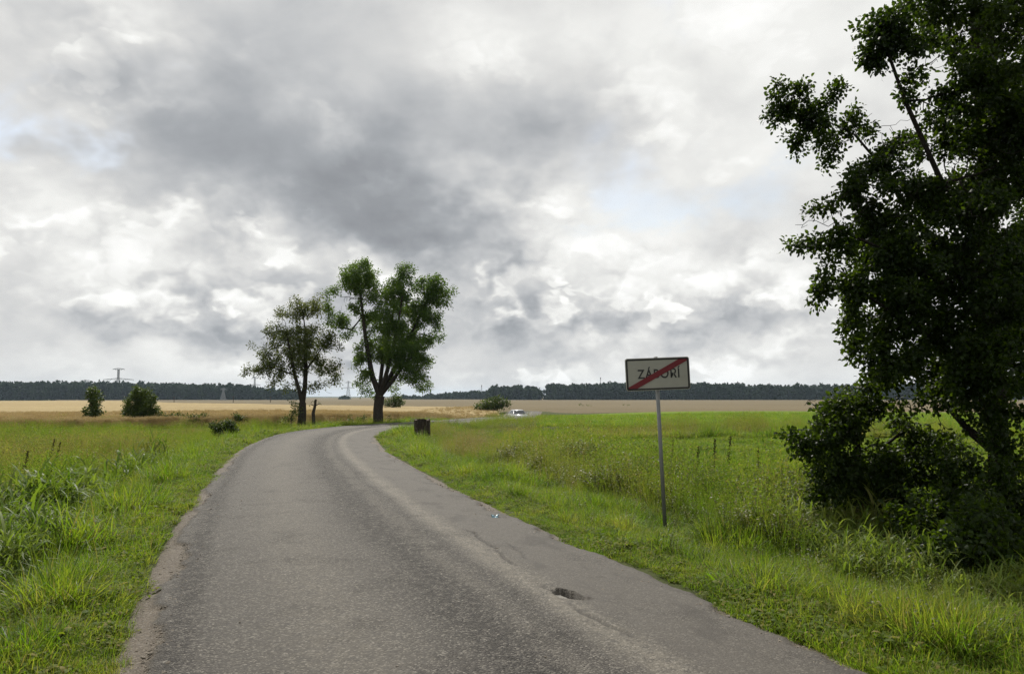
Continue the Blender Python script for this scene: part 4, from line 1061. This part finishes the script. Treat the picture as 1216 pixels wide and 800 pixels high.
# stalks standing along the front of the cereal field
rng = np.random.default_rng(17); n = 9000
a = np.radians(rng.uniform(-42, azr(590), n))
nr_ = np.array([lerp(math.degrees(v), [(-60, 55), (azr(0), 55), (azr(120), 55), (azr(260), 58), (azr(480), 66), (azr(596), 108)]) for v in a])
rr_ = nr_ + rng.random(n) ** 1.6 * 34 - 0.6
cX, cY = np.sin(a) * rr_, np.cos(a) * rr_
scatter('straw_stalks', 'corn', cX, cY, rng.uniform(0.5, 0.75, n), np.zeros(n), 'ripe cereal stalks at the front of the straw field', 120, 0.0, lambda x, y: lie(x, y) - 0.1)
# young crop
rng = np.random.default_rng(18); n = 9000
a = np.radians(rng.uniform(azr(640), 42, n)); rr_ = 47 + rng.random(n) ** 1.3 * 45
scatter('crop_blades', 'short', np.sin(a) * rr_, np.cos(a) * rr_, rng.uniform(1.2, 1.7, n), np.zeros(n), 'young green crop blades of the bright field', 121, 0.0, lambda x, y: lie(x, y))

# loose chippings along the crumbling edges of the road
GRAV = plain('loose_chippings', (0.16, 0.14, 0.115), 0.9, 0.15, 0.5, 3.0)
SRC['stone'] = []
for i in range(5):
    bm = bmesh.new(); bmesh.ops.create_icosphere(bm, subdivisions=1, radius=1.0)
    rr = random.Random(i)
    for v in bm.verts: v.co *= rr.uniform(0.7, 1.2); v.co.z *= 0.6
    me = bpy.data.meshes.new('chipping'); bm.to_mesh(me); bm.free(); me.materials.append(GRAV)
    SRC['stone'].append(bpy.data.objects.new('chipping', me))
rng = np.random.default_rng(23); n = 5200
ss = S_AT(3.5) + rng.random(n) ** 1.5 * (S_AT(24) - S_AT(3.5)); sg = np.where(rng.random(n) < 0.5, -1, 1)
uu = sg * (HW + rng.normal(0.0, 0.16, n)); uu = np.where(rng.random(n) < 0.025, rng.uniform(-2.2, 2.2, n), uu)
px_ = np.interp(ss, RS, RC[:, 0]) + np.interp(ss, RS, RN[:, 0]) * uu; py_ = np.interp(ss, RS, RC[:, 1]) + np.interp(ss, RS, RN[:, 1]) * uu
fall = lambda x, y: 0.03 * (1 - (uu / HW) ** 2) - 0.035 - 0.035 * (np.abs(uu) > HW - 0.1) - 0.16 * smooth01((np.abs(uu) - HW + 0.05) / 0.62)
g_ = scatter('gravel', 'stone', px_, py_, np.clip(rng.lognormal(-4.75, 0.45, n), 0.004, 0.024), np.zeros(n), 'loose stone chippings along the crumbling road edges', 140, 0.0, fall, 0.3)
g_['category'] = 'gravel'

# ================================================================== THINGS
# ---- place-name sign
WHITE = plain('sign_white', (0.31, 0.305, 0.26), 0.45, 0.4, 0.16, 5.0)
BLACK = plain('sign_black', (0.012, 0.012, 0.012), 0.45, 0.4, 0.2, 6.0)
RED = plain('sign_red', (0.14, 0.005, 0.010), 0.45, 0.4, 0.12, 5.0)
GALV = plain('galvanised_steel', (0.19, 0.195, 0.19), 0.55, 0.4, 0.25, 18.0, 0.3, 0.1)
Ys = 12.3
sx_ = at(790, 628, Ys)[0]; sz_ = gz(sx_, Ys)
sign = empty('road_sign', (sx_, Ys, sz_), 'white place-name sign with red diagonal bar on a steel post in the verge', 'road sign')
sign.rotation_euler = (R(-1.0), R(-2.2), R(3.0))
H0 = 1.84 - sz_; PW, PH_ = 1.0, 0.5
def rrect(w, h, r_, n=6):
    o = []
    for cx_, cz_, a0 in ((w / 2 - r_, h / 2 - r_, 0), (-w / 2 + r_, h / 2 - r_, 90), (-w / 2 + r_, -h / 2 + r_, 180), (w / 2 - r_, -h / 2 + r_, 270)):
        for k in range(n + 1):
            a = R(a0 + 90 * k / n); o.append((cx_ + r_ * math.cos(a), cz_ + r_ * math.sin(a)))
    return o
MB().bar((0, 0, -0.15), (0, 0, H0 + PH_ - 0.02), 0.030, 16).build('post', GALV, sign, True)
MB().bar((0, 0, H0 + PH_ - 0.02), (0, 0, H0 + PH_ + 0.018), 0.038, 16, 0.028).build('post_cap', GALV, sign, True)
for zc_ in (0.12, 0.38):
    MB().box((0, -0.012, H0 + zc_), (0.12, 0.09, 0.035), bev=0.004).build('clamp', GALV, sign)
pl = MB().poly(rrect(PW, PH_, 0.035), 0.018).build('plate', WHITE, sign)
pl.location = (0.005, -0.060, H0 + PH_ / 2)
# black border as a frame
def frame(w, h, r1, w2, h2, r2, name, mat, parent, y):
    o1, o2 = rrect(w, h, r1), rrect(w2, h2, r2); n = len(o1)
    V = [(p[0], y, p[1]) for p in o1] + [(p[0], y, p[1]) for p in o2] + [(p[0], y + 0.0035, p[1]) for p in o1] + [(p[0], y + 0.0035, p[1]) for p in o2]
    F = []
    for i in range(n):
        j = (i + 1) % n
        F += [(i, j, n + j, n + i), (2 * n + i, 3 * n + i, 3 * n + j, 2 * n + j), (i, 2 * n + i, 2 * n + j, j), (n + i, n + j, 3 * n + j, 3 * n + i)]
    return link(name, np_mesh(name, V, F, mat), parent)
frame(0.978, 0.478, 0.03, 0.930, 0.430, 0.012, 'border', BLACK, pl, -0.0045)
# red bar from lower left to upper right, cut by the border's inner edge
iw, ih, t_ = 0.465, 0.215, 0.066
g_ = (2 * ih) / (2 * iw)
hwz = t_ * math.sqrt(1 + g_ * g_) / 2 * 1.15; hwx = hwz / g_
poly_ = [(-iw, -ih), (-iw + hwx * 1.5, -ih), (iw, ih - hwz * 0.55), (iw, ih), (iw - hwx * 1.5, ih), (-iw, -ih + hwz * 0.55)]
st_ = MB().poly(poly_, 0.003).build('bar', RED, pl); st_.location = (0, -0.0080, 0)
cu = bpy.data.curves.new('lettering', 'FONT'); cu.body = 'ZÁBOŘÍ'; cu.size = 0.215; cu.align_x = 'CENTER'; cu.extrude = 0.0012; cu.offset = 0.0028; cu.space_character = 1.12
to = bpy.data.objects.new('lettering', cu); COL.objects.link(to)
bpy.context.view_layer.update()
lme = bpy.data.meshes.new_from_object(to.evaluated_get(bpy.context.evaluated_depsgraph_get()))
bpy.data.objects.remove(to); lme.materials.clear(); lme.materials.append(BLACK); lme.name = 'lettering'
lt = link('lettering', lme, pl); lt.rotation_euler = (R(90), 0, 0)
wl = max(v.co.x for v in lme.vertices) - min(v.co.x for v in lme.vertices)
lt.scale = (0.665 / wl, 0.665 / wl * 1.15, 1.0); lt.location = (0.015, -0.0035, -0.062)

# ---- stump in the long grass at the inside of the bend
Yb = 35.5; bx = at(501, 519, Yb); zb_ = gz(bx[0], Yb)
m = mat_new('old_stump_bark')
x_, y_, z_ = sep(pos()); nb = noise(xyz(x_ * 9.0, y_ * 9.0, z_ * 1.6), 1.6, 6.0, 0.7)
out(principled(ramp(nb, [(0.35, (0.010, 0.008, 0.006)), (0.52, (0.045, 0.036, 0.026)), (0.70, (0.16, 0.14, 0.11))]), 0.95, 0.1, nb, 1.0, 0.05))
STB = m
STT = plain('sawn_wood_end', (0.08, 0.068, 0.05), 0.9, 0.1, 0.3, 9.0)
st_root = empty('tree_stump', (bx[0], Yb, zb_), 'dark cut tree stump standing in long grass at the inside of the bend', 'stump')
k = 28; hs = at(501, 497.5, Yb)[2] - zb_; Vv = []; rw = 0.355
for iz, (zf, rf) in enumerate(((-0.1, 1.12), (0.08, 1.05), (0.3, 1.0), (0.6, 0.98), (0.85, 0.98), (0.985, 0.985))):
    for j in range(k):
        a = j * 2 * math.pi / k; rr__ = rw * rf * (1 + 0.05 * math.sin(5 * a + iz * 0.3) + 0.035 * math.sin(11 * a) + random.Random(j * 7 + iz).uniform(-0.015, 0.015))
        Vv.append((rr__ * math.cos(a), rr__ * math.sin(a), zf * hs + (0.04 * math.sin(3 * a) + random.Random(j).uniform(-0.03, 0.03) if iz == 5 else 0)))
link('bark', np_mesh('bark', Vv, grid_faces(6, k, True), STB, True), st_root)
T_ = MB(); T_.bm.faces.new([T_.bm.verts.new((x * 0.985, y * 0.985, z - 0.015)) for i, (x, y, z) in enumerate(Vv[-k:])])
r__ = bmesh.ops.extrude_face_region(T_.bm, geom=list(T_.bm.faces)); bmesh.ops.translate(T_.bm, vec=(0, 0, -0.06), verts=[e for e in r__['geom'] if isinstance(e, bmesh.types.BMVert)])
T_.build('sawn_top', STT, st_root)

# ---- small car on the far road, in the hollow
PAINT = plain('silver_car_paint', (0.52, 0.52, 0.54), 0.28, 0.6, 0.03, 2.0, 0.35)
GLASSM = mat_new('car_glass'); out(principled((0.03, 0.035, 0.04), 0.06, 0.7))
TYRE = plain('tyre_rubber', (0.02, 0.02, 0.02), 0.9, 0.2); RIM = plain('wheel_rim', (0.4, 0.4, 0.41), 0.35, 0.5, 0.05, 4, 0.7)
LAMP = plain('headlamp_glass', (0.75, 0.75, 0.72), 0.15, 0.7, 0.03); BUMP = plain('dark_trim', (0.03, 0.03, 0.03), 0.6, 0.3)
Yc = 96.0; cxx = at(615, 490, Yc)[0]; cz_ = float(lie(np.array([cxx]), np.array([Yc]))[0]) - 0.02
car = empty('car', (cxx, Yc, cz_), 'small silver car half hidden by grass on the far stretch of road', 'car', rz=R(12))
prof = [(-2.0, 0.35), (-2.05, 0.55), (-1.98, 0.78), (-1.1, 0.95), (1.85, 0.98), (2.0, 0.9), (2.02, 0.5), (1.95, 0.32)]      # (length, height), nose at -y
def shell(pts, w0, w1, zmin, zmax):
    B = MB(); f = []; g = []
    for y, z in pts:
        w = w0 + (w1 - w0) * (z - zmin) / (zmax - zmin)
        f.append(B.bm.verts.new((-w, y, z))); g.append(B.bm.verts.new((w, y, z)))
    B.bm.faces.new(f); B.bm.faces.new(g[::-1])
    for i in range(len(pts)):
        j = (i + 1) % len(pts); B.bm.faces.new((f[i], g[i], g[j], f[j]))
    bmesh.ops.bevel(B.bm, geom=list(B.bm.edges), offset=0.05, segments=2, affect='EDGES')
    return B
shell(prof, 0.82, 0.86, 0.3, 1.0).build('body', PAINT, car, True)
shell([(-1.15, 0.92), (-0.45, 1.38), (-0.2, 1.45), (1.2, 1.45), (1.75, 1.02), (1.8, 0.92)], 0.80, 0.60, 0.92, 1.45).build('roof', PAINT, car, True)
def pane(name, pts):
    B = MB(); B.bm.faces.new([B.bm.verts.new(p) for p in pts]); r__ = bmesh.ops.extrude_face_region(B.bm, geom=list(B.bm.faces))
    bmesh.ops.translate(B.bm, vec=(0, 0.012, 0.012), verts=[e for e in r__['geom'] if isinstance(e, bmesh.types.BMVert)])
    return B.build(name, GLASSM, car)
pane('windscreen', [(-0.70, -1.10, 0.985), (0.70, -1.10, 0.985), (0.57, -0.50, 1.375), (-0.57, -0.50, 1.375)])
for sg in (-1, 1):
    pane('side_window', [(sg * 0.792, -0.85, 1.0), (sg * 0.792, 1.3, 1.0), (sg * 0.655, 1.0, 1.36), (sg * 0.655, -0.35, 1.36)])
    MB().box((sg * 0.60, -1.985, 0.68), (0.34, 0.12, 0.15), bev=0.02).build('headlight', LAMP, car)
    MB().box((sg * 0.93, -0.75, 1.02), (0.16, 0.10, 0.12), bev=0.02).build('mirror', PAINT, car)
    for yy in (-1.25, 1.25):
        wh = MB().bar((sg * 0.66, yy, 0.31), (sg * 0.88, yy, 0.31), 0.31, 20).build('wheel', TYRE, car)
        MB().bar((sg * 0.86, yy, 0.31), (sg * 0.892, yy, 0.31), 0.19, 14).build('rim', RIM, wh)
MB().box((0, -2.06, 0.45), (1.5, 0.10, 0.2), bev=0.03).build('bumper', BUMP, car)

# ---- dark seed spikes of dock standing above the weeds
DOCK = plain('dock_seed_brown', (0.045, 0.032, 0.018), 0.9, 0.1, 0.4, 40.0)
def dock(px, pyb, Y0, h_, label, seed):
    rng = np.random.default_rng(seed)
    x0 = (px - 608) / FPX * Y0; z0 = gz(x0, Y0)
    root = empty('dock_plant', (x0, Y0, z0), label, 'plant', 'dark seed spikes above the weeds')
    lean_ = rng.normal(0.08, 0.06, 2)
    pts = [np.array((lean_[0] * t * h_, lean_[1] * t * h_, t * h_)) for t in np.linspace(0, 1, 6)]
    B = MB()
    for a, c_ in zip(pts[:-1], pts[1:]): B.bar(a, c_, 0.007, 5)
    B.build('stem', DOCK, root)
    n = 220; t = rng.uniform(0.45, 1.0, n); P_ = np.stack([lean_[0] * t * h_, lean_[1] * t * h_, t * h_], 1)
    a = rng.random(n) * 6.283; rr = (0.012 + 0.035 * np.sin((t - 0.4) * 5) ** 2 * (1.1 - t)) * rng.uniform(0.4, 1.6, n)
    P_ += np.stack([np.cos(a) * rr, np.sin(a) * rr, 0 * a], 1)
    V, F, k = leaf_cards(P_, unit(rng.normal(size=(n, 3)) + (0, 0, 0.5)), rng.normal(size=(n, 3)), 0.028 * rng.uniform(0.7, 1.3, n), 0.018, False)
    sp = link('seed_head', np_mesh('seed_head', V, F, DOCK), root); sp['kind'] = 'stuff'
    n = 14; t = rng.uniform(0.05, 0.5, n); P_ = np.stack([lean_[0] * t * h_, lean_[1] * t * h_, t * h_], 1); a = rng.random(n) * 6.283
    V, F, k = leaf_cards(P_, np.stack([np.cos(a), np.sin(a), 0.4 + 0 * a], 1), rng.normal(0, 0.3, (n, 3)) + (0, 0, 1), 0.2 * rng.uniform(0.6, 1.2, n), 0.06, True)
    lv = link('leaves', np_mesh('leaves', V, F, LEAF_BUSH, False, {'rnd': np.repeat(rng.random(n), k)}), root); lv['kind'] = 'stuff'
for q, (px, Y0, h_, lab) in enumerate(((30, 17, 1.05, 'dark seeding dock standing apart among the left rough grass'), (55, 19, 1.25, 'tallest dark seeding dock of the close pair in the left rough grass'), (64, 19.6, 1.15, 'shorter dark seeding dock of the close pair in the left rough grass'),
                                       (845, 16.5, 1.25, 'slightly shorter dock spike of the tall pair between sign and dark tree'), (858, 16.8, 1.3, 'tallest dock spike of the pair between sign and dark tree'), (898, 15.5, 1.1, 'lone dark dock spike close by the shrub under the dark tree'),
                                       (822, 17, 1.05, 'short dark dock spike between the sign post and the tall pair'), (792, 18, 1.1, 'dark dock spike just behind the sign post'))):
    dock(px, 0, Y0, h_, lab, 200 + q)

# ---- scrap of blue litter on the road edge
pw = at(588, 612, 1.0); _t = CAM_H / (CAM_H - pw[2]); lx, ly = pw[0] * _t, _t
BLUE = plain('pale_blue_plastic', (0.22, 0.36, 0.42), 0.4, 0.5, 0.2, 30)
bm = bmesh.new(); bmesh.ops.create_grid(bm, x_segments=7, y_segments=6, size=0.05)
rr = random.Random(4)
for v in bm.verts: v.co.z = abs(0.05 * math.sin(v.co.x * 40) * math.cos(v.co.y * 31)) + rr.uniform(0, 0.03); v.co.x += rr.uniform(-.012, .012)
bmesh.ops.solidify(bm, geom=list(bm.faces), thickness=0.003)
me = bpy.data.meshes.new('plastic_scrap'); bm.to_mesh(me); bm.free(); me.materials.append(BLUE)
sc_ = link('plastic_scrap', me); sc_.location = (lx, ly, -0.045)
tag(sc_, 'crumpled scrap of pale blue plastic on the right road edge', 'litter')

# ================================================================== AIR
m = mat_new('pale_haze')
pv = E.node('ShaderNodeVolumePrincipled')
pv.inputs['Color'].default_value = (0.66, 0.82, 1.0, 1); pv.inputs['Density'].default_value = 0.00007; pv.inputs['Anisotropy'].default_value = 0.3
ov_ = E.node('ShaderNodeOutputMaterial'); E.tree.links.new(pv.outputs[0], ov_.inputs['Volume'])
B = MB().box((0, 0, 25), (20000, 20000, 76)); hz = B.build('haze', m)
tag(hz, 'thin pale haze over the fields that fades the far woods', kind='stuff')
